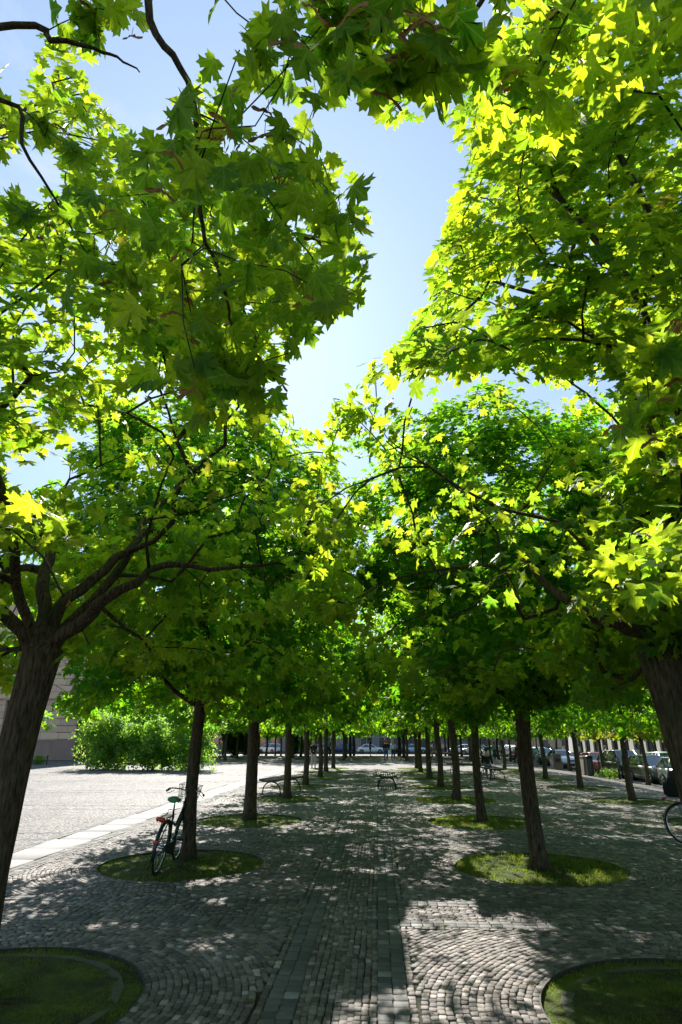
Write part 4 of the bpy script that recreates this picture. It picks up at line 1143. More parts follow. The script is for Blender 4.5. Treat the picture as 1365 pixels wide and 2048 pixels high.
# ------------------------------------------------------------------ benches
simple('bench_slat', (0.10, 0.085, 0.065), 0.65, 0, 0.3, 9, 0.3)
simple('black_iron', (0.016, 0.017, 0.018), 0.45, 0.4, 0.3, 20)
def bench_meshes():
    L, Wd = 2.2, 0.74; out = {}
    sl_ = MB()
    for i in range(9):
        x = -Wd / 2 + 0.03 + i * (Wd - 0.06) / 8; z = 0.43 + 0.035 * abs((i - 4) / 4.0) ** 2.0
        sl_.box(x - 0.024, x + 0.024, -L / 2, L / 2, z - 0.02, z + 0.035, bev=0.004)
    out['seat'] = sl_.mesh('seat')
    fr = MB()
    for y in (-L / 2 + 0.06, L / 2 - 0.06, 0):
        fr.tube([(-Wd / 2, y, 0.452), (-Wd / 4, y, 0.425), (0, y, 0.415), (Wd / 4, y, 0.425), (Wd / 2, y, 0.452)], 0.024, 6)
    fr.tube([(0, -L / 2 + .25, 0.40), (0, L / 2 - .25, 0.40)], 0.014, 6)
    out['seat_frame'] = fr.mesh('seat_frame')
    for nm, y in (('a', -L / 2 + 0.25), ('b', L / 2 - 0.25)):
        lg = MB(); pts = []
        for k in range(17):
            a = math.pi * k / 16; pts.append((-0.33 * math.cos(a), y, 0.02 + 0.38 * math.sin(a) ** 0.8))
        lg.tube(pts, 0.022, 6)
        lg.box(-0.39, -0.27, y - 0.03, y + 0.03, 0, 0.015); lg.box(0.27, 0.39, y - 0.03, y + 0.03, 0, 0.015)
        out['leg' + nm] = lg.mesh('leg')
    return out
BM_ = bench_meshes()
def put_bench(x, y, rz, label):
    t = empty('park_bench', (x, y, gz(x, y) + 0.004), rz, label=label, cat='bench', group='backless slatted benches with arched iron legs')
    add('seat', BM_['seat'], 'bench_slat', t); add('seat_frame', BM_['seat_frame'], 'black_iron', t); add('leg', BM_['lega'], 'black_iron', t); add('leg', BM_['legb'], 'black_iron', t)
    return t
put_bench(0.32, 25.6, 0.0, 'backless slatted bench standing alone on the centre path')
put_bench(-3.35, 22.9, -0.28, 'backless slatted bench behind the third left maple')
bs = put_bench(5.3, 31.0, 0.1, 'backless slatted bench right of the path with a person in black sitting on it')
put_bench(4.7, 35.2, 0.75, 'empty slatted bench just behind the occupied one')
put_bench(4.9, 45.6, 0.9, 'small-looking slatted bench in the sunlit crossing, farthest away')
# stone bench of the far grove
m = MB(); m.box(-1.3, 1.3, -0.55, 0.55, 0.34, 0.52, bev=0.03)
t = empty('stone_bench', (6.4, 61.5, gz(6.4, 61.5)), 0.15, label='heavy grey stone slab bench where a woman in dark top sits', cat='bench')
m.build('seat', 'sandstone', t); m = MB(); m.box(-0.9, -0.5, -0.4, 0.4, 0, 0.338, bev=0.02); m.build('leg', 'sandstone', t)
m = MB(); m.box(0.5, 0.9, -0.4, 0.4, 0, 0.338, bev=0.02); m.build('leg', 'sandstone', t)

# ------------------------------------------------------------------ stone pedestals, bin, bollards, traffic light, fence
def pedestal(x, y, w_, h_, label):
    t = empty('stone_pedestal', (x, y, gz(x, y)), 0.1, label=label, cat='pedestal', group='weathered stone pedestals along the kerb')
    m = MB(); hw = w_ / 2
    m.loft([[(sx * hw * s_, sy * hw * s_, z) for sx, sy in ((-1, -1), (1, -1), (1, 1), (-1, 1))] for s_, z in ((1.0, 0), (1.0, 0.12), (0.93, 0.125), (0.74, h_ - 0.1))], sm=False)
    m.build('shaft', 'sandstone', t)
    m = MB(); m.box(-hw * .8, hw * .8, -hw * .8, hw * .8, h_ - 0.1, h_, bev=0.02); m.build('cap', 'sandstone', t)
    m = MB(); m.box(-hw * .45, hw * .45, -hw * .93, -hw * .80, h_ * 0.5, h_ * 0.72, bev=0.01); m.build('plaque', 'frame_dark', t)
pedestal(13.55, 50.7, 0.8, 1.1, 'low weathered stone pedestal left of the silver saloon')
pedestal(13.4, 43.0, 0.8, 1.15, 'stone pedestal beside the dark litter bin')
pedestal(13.3, 60.5, 0.8, 1.05, 'stone pedestal standing left of the person with the bicycle')
pedestal(13.2, 57.0, 0.7, 1.0, 'pale stone pedestal right of the person with the bicycle, half behind a trunk')
bx_, by_ = atpx(1176, 41.6)
t = empty('litter_bin', (bx_, by_, gz(bx_, by_)), 0, label='tall dark grey cylindrical litter bin by the kerb, left of the red car', cat='litter bin')
m = MB(); m.lathe([(0.20, 0), (0.21, 0.03), (0.21, 1.0), (0.20, 1.02)], 20); m.build('body', 'frame_dark', t)
m = MB(); m.lathe([(0.19, 1.021), (0.23, 1.03), (0.23, 1.12), (0.16, 1.19), (0.02, 1.21)], 20); m.build('lid', 'black_iron', t)
for px_, Y_, lab in ((1232, 40.0, 'grey bollard in front of the black van, left one of the pair'), (1253, 38.3, 'grey bollard at the black van\'s nose, right one of the pair'), (1330, 33.6, 'dark bollard in front of the silver hatchback door')):
    x, y = atpx(px_, Y_); t = empty('bollard', (x, y, gz(x, y)), 0, label=lab, cat='bollard', group='bollards along the kerb')
    m = MB(); m.lathe([(0.055, 0), (0.055, 0.9)], 12); m.lathe([(0.09, 0), (0.09, 0.04), (0.06, 0.05)], 12); m.build('post', 'frame_dark', t)
    m = MB(); m.lathe([(0.055, 0.902), (0.062, 0.93), (0.04, 0.97), (0.005, 0.985)], 12); m.build('cap', 'frame_dark', t)
x, y = atpx(1199, 44.0)
t = empty('traffic_light', (x, y, gz(x, y)), -0.2, label='traffic light showing red on a grey pole at the kerb', cat='traffic light')
m = MB(); m.tube([(0, 0, 0), (0, 0, 3.3)], 0.055, 10); m.build('pole', 'wall_grey', t)
def emis(name, col, s_):
    m_ = simple(name, col, 0.4, 0, 0.1, 10); b_ = m_.node_tree.nodes['Principled BSDF']; b_.inputs['Emission Color'].default_value = (*col, 1); b_.inputs['Emission Strength'].default_value = s_; return m_
emis('red_lamp', (0.8, 0.03, 0.02), 2.5); simple('lamp_off', (0.02, 0.03, 0.025), 0.3)
for sx in (-0.24, 0.3):
    m = MB(); m.box(sx - 0.14, sx + 0.14, -0.14, 0.12, 2.35, 3.2, bev=0.03)
    for k in range(3):
        zz = 2.5 + k * 0.27; m.tube([(sx, -0.15, zz + 0.1), (sx, -0.26, zz + 0.105)], [0.11, 0.11], 10, caps=False)
    h = m.build('lamp_head', 'black_iron', t)
    for k in range(3):
        m = MB(); m.lathe([(0.0, 0.0), (0.085, 0.0), (0.08, 0.02), (0.02, 0.03)], 12, Matrix.Translation((sx, -0.141, 2.5 + k * 0.27)) @ Matrix.Rotation(math.pi / 2, 4, 'X'))
        m.build('lens', 'red_lamp' if (k == 2 and sx < 0) else 'lamp_off', h)
# low iron fence with plants on the left
fx, fy = atpx(98, 45.0)
t = empty('low_fence', (fx, fy, 0), 0.0, label='low dark iron fence round a small planting in front of the stone building', cat='fence')
for k in range(7):
    m = MB(); m.box(-k * 1.15 - .03, -k * 1.15 + .03, -.03, .03, 0, 0.62, bev=0.006); m.build('post', 'black_iron', t)
m = MB(); m.tube([(0, 0, 0.5), (-6.9, 0, 0.5)], 0.016, 6); m.build('rail', 'black_iron', t)
m = MB(); m.tube([(0, 0, 0.25), (-6.9, 0, 0.25)], 0.012, 6); m.build('rail', 'black_iron', t)

# ------------------------------------------------------------------ shrubs
def shrub(name, loc, rads, n_att, per, size, seed, label, group, mat='shrub_leaf', cat='shrub', zc=0.85, stems=True, tplq=QUAD):
    rng = np.random.default_rng(seed); c = np.array([0, 0, rads[2] * zc]); out = []
    A = []
    while len(A) < n_att:
        v = rng.normal(0, 1, 3); v /= np.linalg.norm(v); r = (0.25 + 0.75 * rng.random()) ** 0.5
        r *= 0.84 + 0.26 * math.sin(v[0] * 5 + seed) * math.cos(v[2] * 6 + seed) + 0.18 * math.sin(v[0] * 11 + v[2] * 8 + seed)
        p = c + v * r * np.array(rads)
        if p[2] > 0.08: A.append(p)
    A = np.array(A); sk = Skel(rng); a = sk.node((0, 0, -0.05), -1, 0.05); a = sk.node((0, 0, 0.12), a, 0.05)
    idx = sk.grow(A[:170], step=0.35, first=0)
    n = n_att * per; T = np.repeat(A, per, 0); off = rng.normal(0, 1, (n, 3)); off /= np.linalg.norm(off, axis=1, keepdims=True); sp_ = min(0.34, rads[0] * 0.3)
    off *= (rng.random(n) ** 0.5 * sp_)[:, None]; P = T + off; P[:, 2] = np.maximum(P[:, 2], 0.03)
    o_ = (P - c) / np.array(rads)
    NR = np.array([0, 0, 0.5]) + o_ * 0.6 + rng.normal(0, 0.45, (n, 3)); TIP = o_ + np.array([0, 0, 0.25]) + rng.normal(0, 0.5, (n, 3))
    V, F, R = leaves_np(P, NR, TIP, size * (0.6 + 0.7 * rng.random(n)), tplq, rng, rnd=np.clip(np.repeat(rng.random(n_att), per) * .6 + rng.random(n) * .45, 0, 1))
    t = empty(name, loc, 0, label=label, cat=cat, group=group)
    add('crown', mesh_np('crown', V, F, R), mat, t); add('stem', sk.tubes(tip=0.006, kmax=6, cap=0.05).mesh('stem'), 'bark', t)
    return t
GS = 'leafy shrubs in the open square on the left'
x, y = atpx(222, 38.5); shrub('leafy_shrub', (x, y, 0), (1.9, 1.5, 1.9), 470, 26, 0.17, 5, 'dense darker shrub on the left of the shrub group, reaching near the stone building', GS)
x, y = atpx(300, 38.0); shrub('leafy_shrub', (x, y, 0), (1.9, 1.5, 1.7), 440, 25, 0.16, 6, 'broad shrub in the middle of the shrub group', GS)
x, y = atpx(385, 38.0); shrub('leafy_shrub', (x, y, 0), (1.7, 1.4, 2.1), 380, 20, 0.17, 7, 'bright loose shrub on the right of the shrub group, behind the bicycle tree', GS, zc=0.8)
x, y = atpx(180, 39.5); shrub('leafy_shrub', (x, y, 0), (1.2, 1.0, 2.1), 130, 12, 0.17, 8, 'tall thin airy shrub at the left end of the shrub group', GS, zc=1.1)
for k in range(5):
    shrub('low_plant', (fx - 0.8 - k * 1.2, fy + 0.5, 0), (0.6, 0.4, 0.35 + 0.12 * (k % 2)), 60, 16, 0.09, 20 + k, ['low green plant at the right post of the iron fence', 'bushy plant second from the right behind the iron fence', 'low plant at the middle of the iron fence', 'plant hidden partly by the thick left trunk, behind the iron fence', 'plant at the left end of the iron fence'][k], 'plants behind the low fence', cat='plant')
x, y = atpx(1212, 40.4); shrub('low_plant', (x, y, gz(x, y)), (0.75, 0.35, 0.28), 90, 18, 0.06, 31, 'tuft of bright green weeds at the kerb before the black van', None, cat='plant')
# dark evergreens of the far left
GE = 'dark evergreens beyond the crossing'
for px_, Y_, r_, h_, lab in ((586, 63, 0.62, 2.6, 'dark columnar evergreen left of the walking woman'), (468, 66, 1.3, 1.9, 'dark broad evergreen behind the man in pale clothes'), (500, 72, 1.2, 1.5, 'dark low evergreen left of the white van')):
    x, y = atpx(px_, Y_); shrub('evergreen', (x, y, gz(x, y)), (r_, r_, h_), 320, 26, 0.17, int(px_), lab, GE, mat='dark_leaf', cat='evergreen', zc=0.9)
x, y = atpx(612, 72); shrub('evergreen', (x, y, gz(x, y)), (0.9, 0.8, 1.3), 200, 20, 0.13, 612, 'pale dusty bush between the trunks behind the walking woman', GE, cat='bush')

# ------------------------------------------------------------------ cars
def paint(name, col, metal=0.3): return simple(name, col, 0.32, metal, 0.04, 3, coat=0.8)
for n_, c_, mm in (('paint_white', (0.75, 0.76, 0.76), 0), ('paint_silver', (0.50, 0.51, 0.53), 0.5), ('paint_black', (0.014, 0.016, 0.015), 0.2), ('paint_grey', (0.11, 0.10, 0.095), 0.4),
                 ('paint_red', (0.35, 0.02, 0.025), 0.1), ('paint_blue', (0.42, 0.58, 0.75), 0.3), ('paint_navy', (0.03, 0.05, 0.16), 0.2), ('paint_maroon', (0.14, 0.01, 0.012), 0.2)): paint(n_, c_, mm)
simple('car_glass', (0.03, 0.045, 0.06), 0.04, 0, 0.2, 2, spec=1.0)
simple('tyre', (0.018, 0.018, 0.018), 0.85, 0, 0.2, 30)
simple('rim', (0.45, 0.46, 0.48), 0.3, 0.8, 0.1, 20)
simple('headlamp', (0.62, 0.66, 0.7), 0.08, 0.1, 0.1, 30, spec=0.9)
simple('taillamp', (0.45, 0.02, 0.015), 0.15, 0, 0.1, 30)
simple('plastic_black', (0.02, 0.02, 0.021), 0.6)
simple('plate', (0.65, 0.66, 0.65), 0.5, 0, 0.05, 10)
CARS = {
 # L, W, H, belt, base rear/front, roof rear/front, hood front z
 'saloon': (4.45, 1.76, 1.42, 0.93, -1.55, 1.00, -0.95, 0.20, 0.74),
 'hatch': (3.85, 1.68, 1.48, 0.95, -1.88, 1.15, -1.45, 0.15, 0.76),
 'van': (4.35, 1.80, 1.66, 1.00, -2.12, 1.40, -1.80, 0.45, 0.84),
 'wagon': (4.5, 1.76, 1.46, 0.94, -2.2, 1.05, -1.85, 0.15, 0.76)}
CM = {}
def car_meshes(kind):
    if kind in CM: return CM[kind]
    L, W, H, belt, br, bf, rr_, rf, hz = CARS[kind]; o = {}; hw = W / 2
    st = []
    xs_ = [-L / 2, -L / 2 + .06, -L / 2 + .25, -L / 2 + .6, -.6, .4, bf, L / 2 - .7, L / 2 - .3, L / 2 - .08, L / 2]
    for x in xs_:
        e = abs(x) / (L / 2)
        wq = hw * (1 - 0.16 * max(0, (e - 0.80) / 0.20) ** 2)
        if x >= bf: f_ = (x - bf) / (L / 2 - bf); zt = belt + (hz - belt) * f_ ** 1.6
        elif x <= br + .1: f_ = (br + .1 - x) / (L / 2 + br + .1 + 1e-6); zt = belt + 0.03 - 0.10 * f_ ** 2
        else: zt = belt
        zb = 0.20
        if e > 0.985: zt -= 0.22; zb += 0.14; wq *= 0.93
        elif e > 0.93: zt -= 0.05; zb += 0.05
        half = [(wq * .86, zb), (wq * .97, zb + .10), (wq, 0.50), (wq * .985, zt - .16), (wq * .94, zt - .03), (wq * .80, zt), (wq * .4, zt + .035)]
        ring = [(x, 0, zb)] + [(x, y_, z_) for y_, z_ in half] + [(x, 0, zt + .045)] + [(x, -y_, z_) for y_, z_ in half[::-1]]
        st.append(ring)
    m = MB(); m.loft(st, sm=True); o['body'] = m
    # greenhouse
    wb, wr = hw * .90, hw * .66; zb = belt - 0.01; zr = H - .05
    B = lambda x, s_: (x, s_ * wb, zb); R_ = lambda x, s_: (x, s_ * wr, zr)
    m = MB()
    m.loft([[(rr_ + .0, -wr, zr), (rr_ + .05, -wr * .6, H - .01), (rr_ + .05, 0, H), (rr_ + .05, wr * .6, H - .01), (rr_, wr, zr)],
            [((rr_ + rf) / 2, -wr - .02, zr + .015), ((rr_ + rf) / 2, -wr * .6, H + .02), ((rr_ + rf) / 2, 0, H + .03), ((rr_ + rf) / 2, wr * .6, H + .02), ((rr_ + rf) / 2, wr + .02, zr + .015)],
            [(rf, -wr, zr), (rf - .05, -wr * .6, H - .015), (rf - .08, 0, H), (rf - .05, wr * .6, H - .015), (rf, wr, zr)]], sm=True)
    for s_ in (-1, 1):
        m.tube([B(bf, s_), R_(rf, s_)], 0.035, 6); m.tube([B(br, s_), R_(rr_, s_)], 0.05, 6); m.tube([R_(rf, s_), R_((rf + rr_) / 2, s_ * 1.02), R_(rr_, s_)], 0.03, 6)
        xm = (br + bf) / 2 - 0.15; xmr = (rr_ + rf) / 2; m.tube([B(xm, s_), R_(xmr, s_)], 0.03, 6)
        if kind in ('van', 'wagon'): m.tube([B(br + .75, s_), R_(rr_ + .45, s_)], 0.045, 6)
    o['roof'] = m
    def pane(pts):
        q = MB(); c = sum((Vector(p) for p in pts), Vector()) / 4; n_ = (Vector(pts[1]) - Vector(pts[0])).cross(Vector(pts[2]) - Vector(pts[0])).normalized()
        if n_.dot(c - Vector((0, 0, 1))) < 0: n_ = -n_
        q.loft([[Vector(p) - n_ * .012 for p in pts], [Vector(p) + n_ * .004 for p in pts]], sm=False); return q
    o['windshield'] = pane([B(bf, -1), B(bf, 1), R_(rf, 1), R_(rf, -1)])
    o['rear_window'] = pane([B(br, -1), B(br, 1), R_(rr_, 1), R_(rr_, -1)])
    xm = (br + bf) / 2 - 0.15; xmr = (rr_ + rf) / 2
    for i, s_ in enumerate((-1, 1)):
        o['side_window%d' % (i * 2)] = pane([B(bf - .03, s_), B(xm, s_), R_(xmr, s_), R_(rf, s_)])
        o['side_window%d' % (i * 2 + 1)] = pane([B(xm, s_), B(br + .03, s_), R_(rr_, s_), R_(xmr, s_)])
    wr0 = 0.31; wx = (L / 2 - .78, -L / 2 + .75)
    arch = MB()
    for x in wx:
        for s_ in (-1, 1): arch.lathe([(0.0, 0.0), (wr0 + .055, 0.0), (wr0 + .055, 0.012), (0.0, 0.012)], 20, Matrix.Translation((x, s_ * (hw - .004), wr0)) @ Matrix.Rotation(-s_ * math.pi / 2, 4, 'X'))
    arch.box(-L / 2 + .1, L / 2 - .1, -hw * .8, hw * .8, 0.16, 0.21)
    o['underbody'] = arch
    ty = MB(); ty.lathe([(.20, -.09), (.29, -.10), (wr0, -.07), (wr0, .07), (.29, .10), (.20, .09)], 22, Matrix.Rotation(math.pi / 2, 4, 'X')); o['tyre'] = ty
    ri = MB(); R90 = Matrix.Rotation(math.pi / 2, 4, 'X')
    ri.lathe([(.205, -.085), (.20, -.10), (.19, -.095), (.185, -.03)], 22, R90, caps=False); ri.lathe([(.205, .085), (.20, .10), (.19, .095), (.185, .03)], 22, R90, caps=False)
    for s_ in (-1, 1):
        for k in range(5):
            a = 2 * math.pi * k / 5; ri.tube([(0, s_ * .095, 0), (.195 * math.cos(a), s_ * .085, .195 * math.sin(a))], [.035, .022], 5)
        ri.lathe([(.0, s_ * .10), (.05, s_ * .10), (.05, s_ * .04)], 10, R90)
    o['rim'] = ri
    fz = hz - .12; xf_ = L / 2
    for i, s_ in enumerate((-1, 1)):
        q = MB(); q.ellipsoid((xf_ - .16, s_ * hw * .68, fz), (.13, hw * .22, .085)); o['headlight%d' % i] = q
        q = MB(); q.ellipsoid((-xf_ + .10, s_ * hw * .80, belt - .14), (.09, hw * .12, .12)); o['taillight%d' % i] = q
        q = MB(); q.ellipsoid((bf - .28, s_ * (hw + .08), belt + .06), (.07, .10, .065)); q.tube([(bf - .25, s_ * (hw - .08), belt + .02), (bf - .27, s_ * (hw + .05), belt + .05)], .02, 5); o['mirror%d' % i] = q
    q = MB(); q.box(xf_ - .05, xf_ + .006, -.35, .35, fz - .08, fz + .04, bev=.01); o['grille'] = q
    q = MB(); q.box(xf_ - .06, xf_ + .012, -hw * .72, hw * .72, .27, .40, bev=.02); q.box(-xf_ - .012, -xf_ + .06, -hw * .72, hw * .72, .30, .42, bev=.02); o['bumper'] = q
    q = MB(); q.box(xf_ + .008, xf_ + .022, -.26, .26, .42, .53); o['number_plate'] = q
    CM[kind] = ({k: v.mesh(k.rstrip('0123456789')) for k, v in o.items()}, wx, hw, wr0)
    return CM[kind]
def car(kind, x, y, heading, pm, label, group, name='parked_car', z=None, cat='car'):
    """heading: direction of the nose, radians from +X"""
    M_, wx, hw, wr0 = car_meshes(kind)
    t = empty(name, (x, y, (gz(x, y) if z is None else z) + 0.004), heading, label=label, cat=cat, group=group)
    mats = {'body': pm, 'roof': pm, 'windshield': 'car_glass', 'rear_window': 'car_glass', 'side_window': 'car_glass', 'underbody': 'plastic_black', 'headlight': 'headlamp', 'taillight': 'taillamp', 'mirror': pm,
            'grille': 'plastic_black', 'bumper': 'plastic_black', 'number_plate': 'plate'}
    for k, me in M_.items():
        b = k.rstrip('0123456789')
        if b in ('tyre', 'rim'): continue
        if b in ('body', 'roof', 'mirror'):
            key = (kind, k, pm)
            if key not in CM: mm = me.copy(); mm.materials.clear(); mm.materials.append(MAT[pm]); CM[key] = mm
            me = CM[key]
        o = add(b, me, mats[b], t)
    for x_ in wx:
        for s_ in (-1, 1):
            w_ = empty('wheel', (x_, s_ * (hw - .085), wr0)); w_.parent = t
            add('tyre', M_['tyre'], 'tyre', w_); add('rim', M_['rim'], 'rim', w_)
    return t
GP = 'cars parked along the kerb on the right'
GFAR = 'cars in the street at the far end'
H_ = -math.pi / 2
car('hatch', 15.85, 34.5, H_ + 0.06, 'paint_silver', 'silver hatchback, nearest of the parked cars, beside the right edge trunk', GP)
car('hatch', 15.85, 38.8, H_ + 0.05, 'paint_grey', 'dark grey small car parked between the silver hatchback and the black van', GP)
car('van', 15.85, 43.4, H_ + 0.06, 'paint_black', 'tall black people carrier parked along the kerb', GP)
car('saloon', 15.95, 48.7, H_ + 0.05, 'paint_red', 'dark red car parked behind the black van', GP)
car('saloon', 16.1, 58.2, H_ + 0.06, 'paint_silver', 'silver saloon parked right of the low stone pedestal', GP)
car('hatch', 16.2, 64.5, H_ + 0.05, 'paint_blue', 'pale blue car parked behind the silver saloon', GP)
car('wagon', 20.6, 49.5, -H_, 'paint_white', 'white estate car with red tail lamps on the far side of the street', GP, name='passing_car')
GM = 'cars crowding the street beyond the people on the right'
for px_, Y_, kind, pm, hd, lab in ((985, 88, 'hatch', 'paint_white', 2.2, 'white hatchback seen from behind next to the two standing men'), (952, 96, 'saloon', 'paint_silver', 2.6, 'silver car left of the white hatchback, behind thin trunks'),
      (1012, 100, 'wagon', 'paint_white', 2.9, 'white car behind the two standing men'), (1035, 92, 'hatch', 'paint_white', 0.3, 'white car behind the person with the bicycle'),
      (1058, 84, 'wagon', 'paint_maroon', 0.2, 'dark red car behind the bending man'), (1078, 74, 'saloon', 'paint_blue', H_ + .1, 'pale blue car to the right of the bending man'), (925, 99, 'saloon', 'paint_white', 3.0, 'white saloon at the street corner, left of the silver car')):
    x, y = atpx(px_, Y_); car(kind, x, y, hd, pm, lab, GM)
for px_, kind, pm, lab, hd in ((742, 'saloon', 'paint_white', 'white saloon crossing at the end of the path', 0.05), (828, 'saloon', 'paint_blue', 'light blue saloon at the far end, right of the path', 0.0),
      (684, 'saloon', 'paint_navy', 'dark blue car at the far end, left of the path', math.pi), (640, 'wagon', 'paint_silver', 'silver car at the far end behind the man in the grey shirt', math.pi),
      (540, 'hatch', 'paint_white', 'white car at the far left end, beside the leaning white panel', 2.6), (796, 'wagon', 'paint_black', 'black car at the far end, right of the two women', math.pi)):
    x, y = atpx(px_, 103.5); car(kind, x, y, hd, pm, lab, GFAR)

# ------------------------------------------------------------------ bicycles
for n_, c_, r_, mm in (('bike_green', (0.012, 0.035, 0.028), 0.3, 0.2), ('bike_grey', (0.09, 0.12, 0.13), 0.25, 0.5), ('chrome', (0.55, 0.56, 0.57), 0.2, 1.0), ('saddle_green', (0.06, 0.30, 0.10), 0.6, 0), ('grip_brown', (0.20, 0.09, 0.035), 0.7, 0), ('black_rubber', (0.02, 0.02, 0.02), 0.8, 0), ('reflector', (0.6, 0.05, 0.02), 0.2, 0), ('bag_cloth', (0.012, 0.012, 0.014), 0.8, 0)):
    simple(n_, c_, r_, mm)
def bicycle(loc, rz, lean, frame, saddle, label, basket=True, rack=True, steer=0.0, name='bicycle', group=None, grip='grip_brown', z0=0.0):
    """x forward, ground z = 0, rear hub at (-0.52, 0.35)"""
    t = empty(name, loc, rz, label=label, cat='bicycle', group=group); t.rotation_euler = (lean, 0, rz)
    Rh, Fh = Vector((-.52, 0, .35)), Vector((.56, 0, .35)); BB = Vector((-.08, 0, .29)); ST = Vector((-.24, 0, .78)); HT = Vector((.37, 0, .84)); HB = Vector((.42, 0, .66))
    m = MB(); m.tube([BB, ST], .017, 8); m.tube([ST + Vector((.03, 0, -.14)), (.05, 0, .56), HT + Vector((.01, 0, -.05))], .016, 8); m.tube([BB, (.18, 0, .40), HB], .019, 8); m.tube([HT + Vector((-.008, 0, .03)), HB + Vector((.008, 0, -.03))], .021, 8)
    for s_ in (-1, 1):
        o_ = Vector((0, s_ * .06, 0)); m.tube([BB + Vector((0, s_ * .03, 0)), Rh + o_], .010, 6); m.tube([ST + Vector((0, s_ * .02, -.05)), Rh + o_], .009, 6)
    m.build('frame', frame, t)
    f = MB()
    f.tube([HB + Vector((.01, 0, -.03)), HB + Vector((.02, 0, -.07))], .02, 6)
    for s_ in (-1, 1): f.tube([HB + Vector((.02, s_ * .045, -.06)), (.50, s_ * .05, .45), Fh + Vector((0, s_ * .055, 0))], .011, 6)
    f.build('fork', frame, t)
    for H in (Rh, Fh):
        w_ = empty('wheel', tuple(H)); w_.parent = t; RX = Matrix.Rotation(math.pi / 2, 4, 'X')
        q = MB(); q.tube([(.335 * math.cos(a), 0, .335 * math.sin(a)) for a in [2 * math.pi * k / 36 for k in range(36)]], .0175, 8, closed=True); q.build('tyre', 'black_rubber', w_)
        q = MB(); q.tube([(.312 * math.cos(a), 0, .312 * math.sin(a)) for a in [2 * math.pi * k / 36 for k in range(36)]], .010, 6, closed=True); q.build('rim', 'chrome', w_)
        q = MB(); q.lathe([(.012, -.055), (.028, -.03), (.028, .03), (.012, .055)], 10, RX)
        for k in range(18):
            a = 2 * math.pi * k / 18; q.tube([(.02 * math.cos(a + 1.2), (.03 if k % 2 else -.03), .02 * math.sin(a + 1.2)), (.31 * math.cos(a), 0, .31 * math.sin(a))], .0016, 3)
        q.build('spokes', 'chrome', w_)
    for H, a0, a1 in ((Rh, 0.15, 3.5), (Fh, 0.5, 2.9)):
        q = MB(); pr_ = []
        for k in range(19):
            a = a0 + (a1 - a0) * k / 18; r_ = .365
            pr_.append([(H.x + r_ * math.cos(a), y_, H.z + (r_ - abs(y_) * .25) * math.sin(a)) for y_ in (-.028, 0, .028)] + [(H.x + (r_ - .004) * math.cos(a), y_, H.z + (r_ - .004 - abs(y_) * .25) * math.sin(a)) for y_ in (.028, 0, -.028)])
        q.loft(pr_, sm=True); q.build('mudguard', frame, t)
    q = MB(); q.tube([ST + Vector((.012, 0, -.04)), (-.30, 0, .95)], .013, 8); q.build('seat_post', 'chrome', t)
    q = MB(); rg_ = []
    for x_, w_, zt in ((-.44, .05, .985), (-.42, .09, 1.0), (-.34, .105, 1.0), (-.26, .07, .99), (-.18, .03, .985), (-.15, .012, .98)):
        rg_.append([(x_, w_ * math.cos(a), zt - .028 + .035 * math.sin(a) - .012 * abs(math.cos(a))) for a in [2 * math.pi * k / 12 for k in range(12)]])
    q.loft(rg_); q.build('saddle', saddle, t)
    q = MB(); hbx = Vector((.355, 0, 1.02)); q.tube([HT, (.35, 0, .93), hbx], .013, 8)
    cs, sn = math.cos(steer), math.sin(steer)
    def S(p): return (hbx.x + (p[0] * cs - p[1] * sn), p[0] * sn + p[1] * cs, hbx.z + p[2])
    q.tube([S(p) for p in ((-.16, -.29, -.01), (-.02, -.25, .02), (.06, -.12, .02), (.05, 0, 0), (.06, .12, .02), (-.02, .25, .02), (-.16, .29, -.01))], .011, 8)
    hb = q.build('handlebar', 'chrome', t)
    for s_ in (-1, 1):
        q = MB(); q.tube([S((-.05, s_ * .262, .012)), S((-.17, s_ * .293, -.012))], .017, 8); q.build('grip', grip, hb)
        q = MB(); q.tube([S((.0, s_ * .20, -.01)), S((-.06, s_ * .25, -.04)), S((-.13, s_ * .285, -.05))], .005, 5); q.build('brake_lever', 'chrome', hb)
    q = MB(); q.lathe([(.07, -.004), (.085, -.004), (.085, .004), (.07, .004)], 20, Matrix.Translation((BB.x, -.05, BB.z)) @ Matrix.Rotation(math.pi / 2, 4, 'X'))
    q.tube([(BB.x, -.05, BB.z), (BB.x, .05, BB.z)], .02, 8)
    for s_, a in ((-1, .6), (1, .6 + math.pi)):
        e_ = Vector((BB.x + .17 * math.cos(a), s_ * .07, BB.z + .17 * math.sin(a))); q.tube([(BB.x, s_ * .065, BB.z), e_], .009, 6); q.box(e_.x - .045, e_.x + .045, min(e_.y, e_.y + s_ * .09), max(e_.y, e_.y + s_ * .09), e_.z - .011, e_.z + .011)
    q.build('crank', 'black_rubber', t)
    q = MB(); g = []
    for x_, r_ in ((BB.x + .10, .085), (BB.x, .10), (Rh.x, .055), (Rh.x - .05, .045)): g.append([(x_, -.075, (BB.z if x_ > -.3 else Rh.z) - r_), (x_, -.045, (BB.z if x_ > -.3 else Rh.z) - r_), (x_, -.045, (BB.z if x_ > -.3 else Rh.z) + r_), (x_, -.075, (BB.z if x_ > -.3 else Rh.z) + r_)])
    q.loft(g, sm=False); q.build('chain_guard', frame, t)
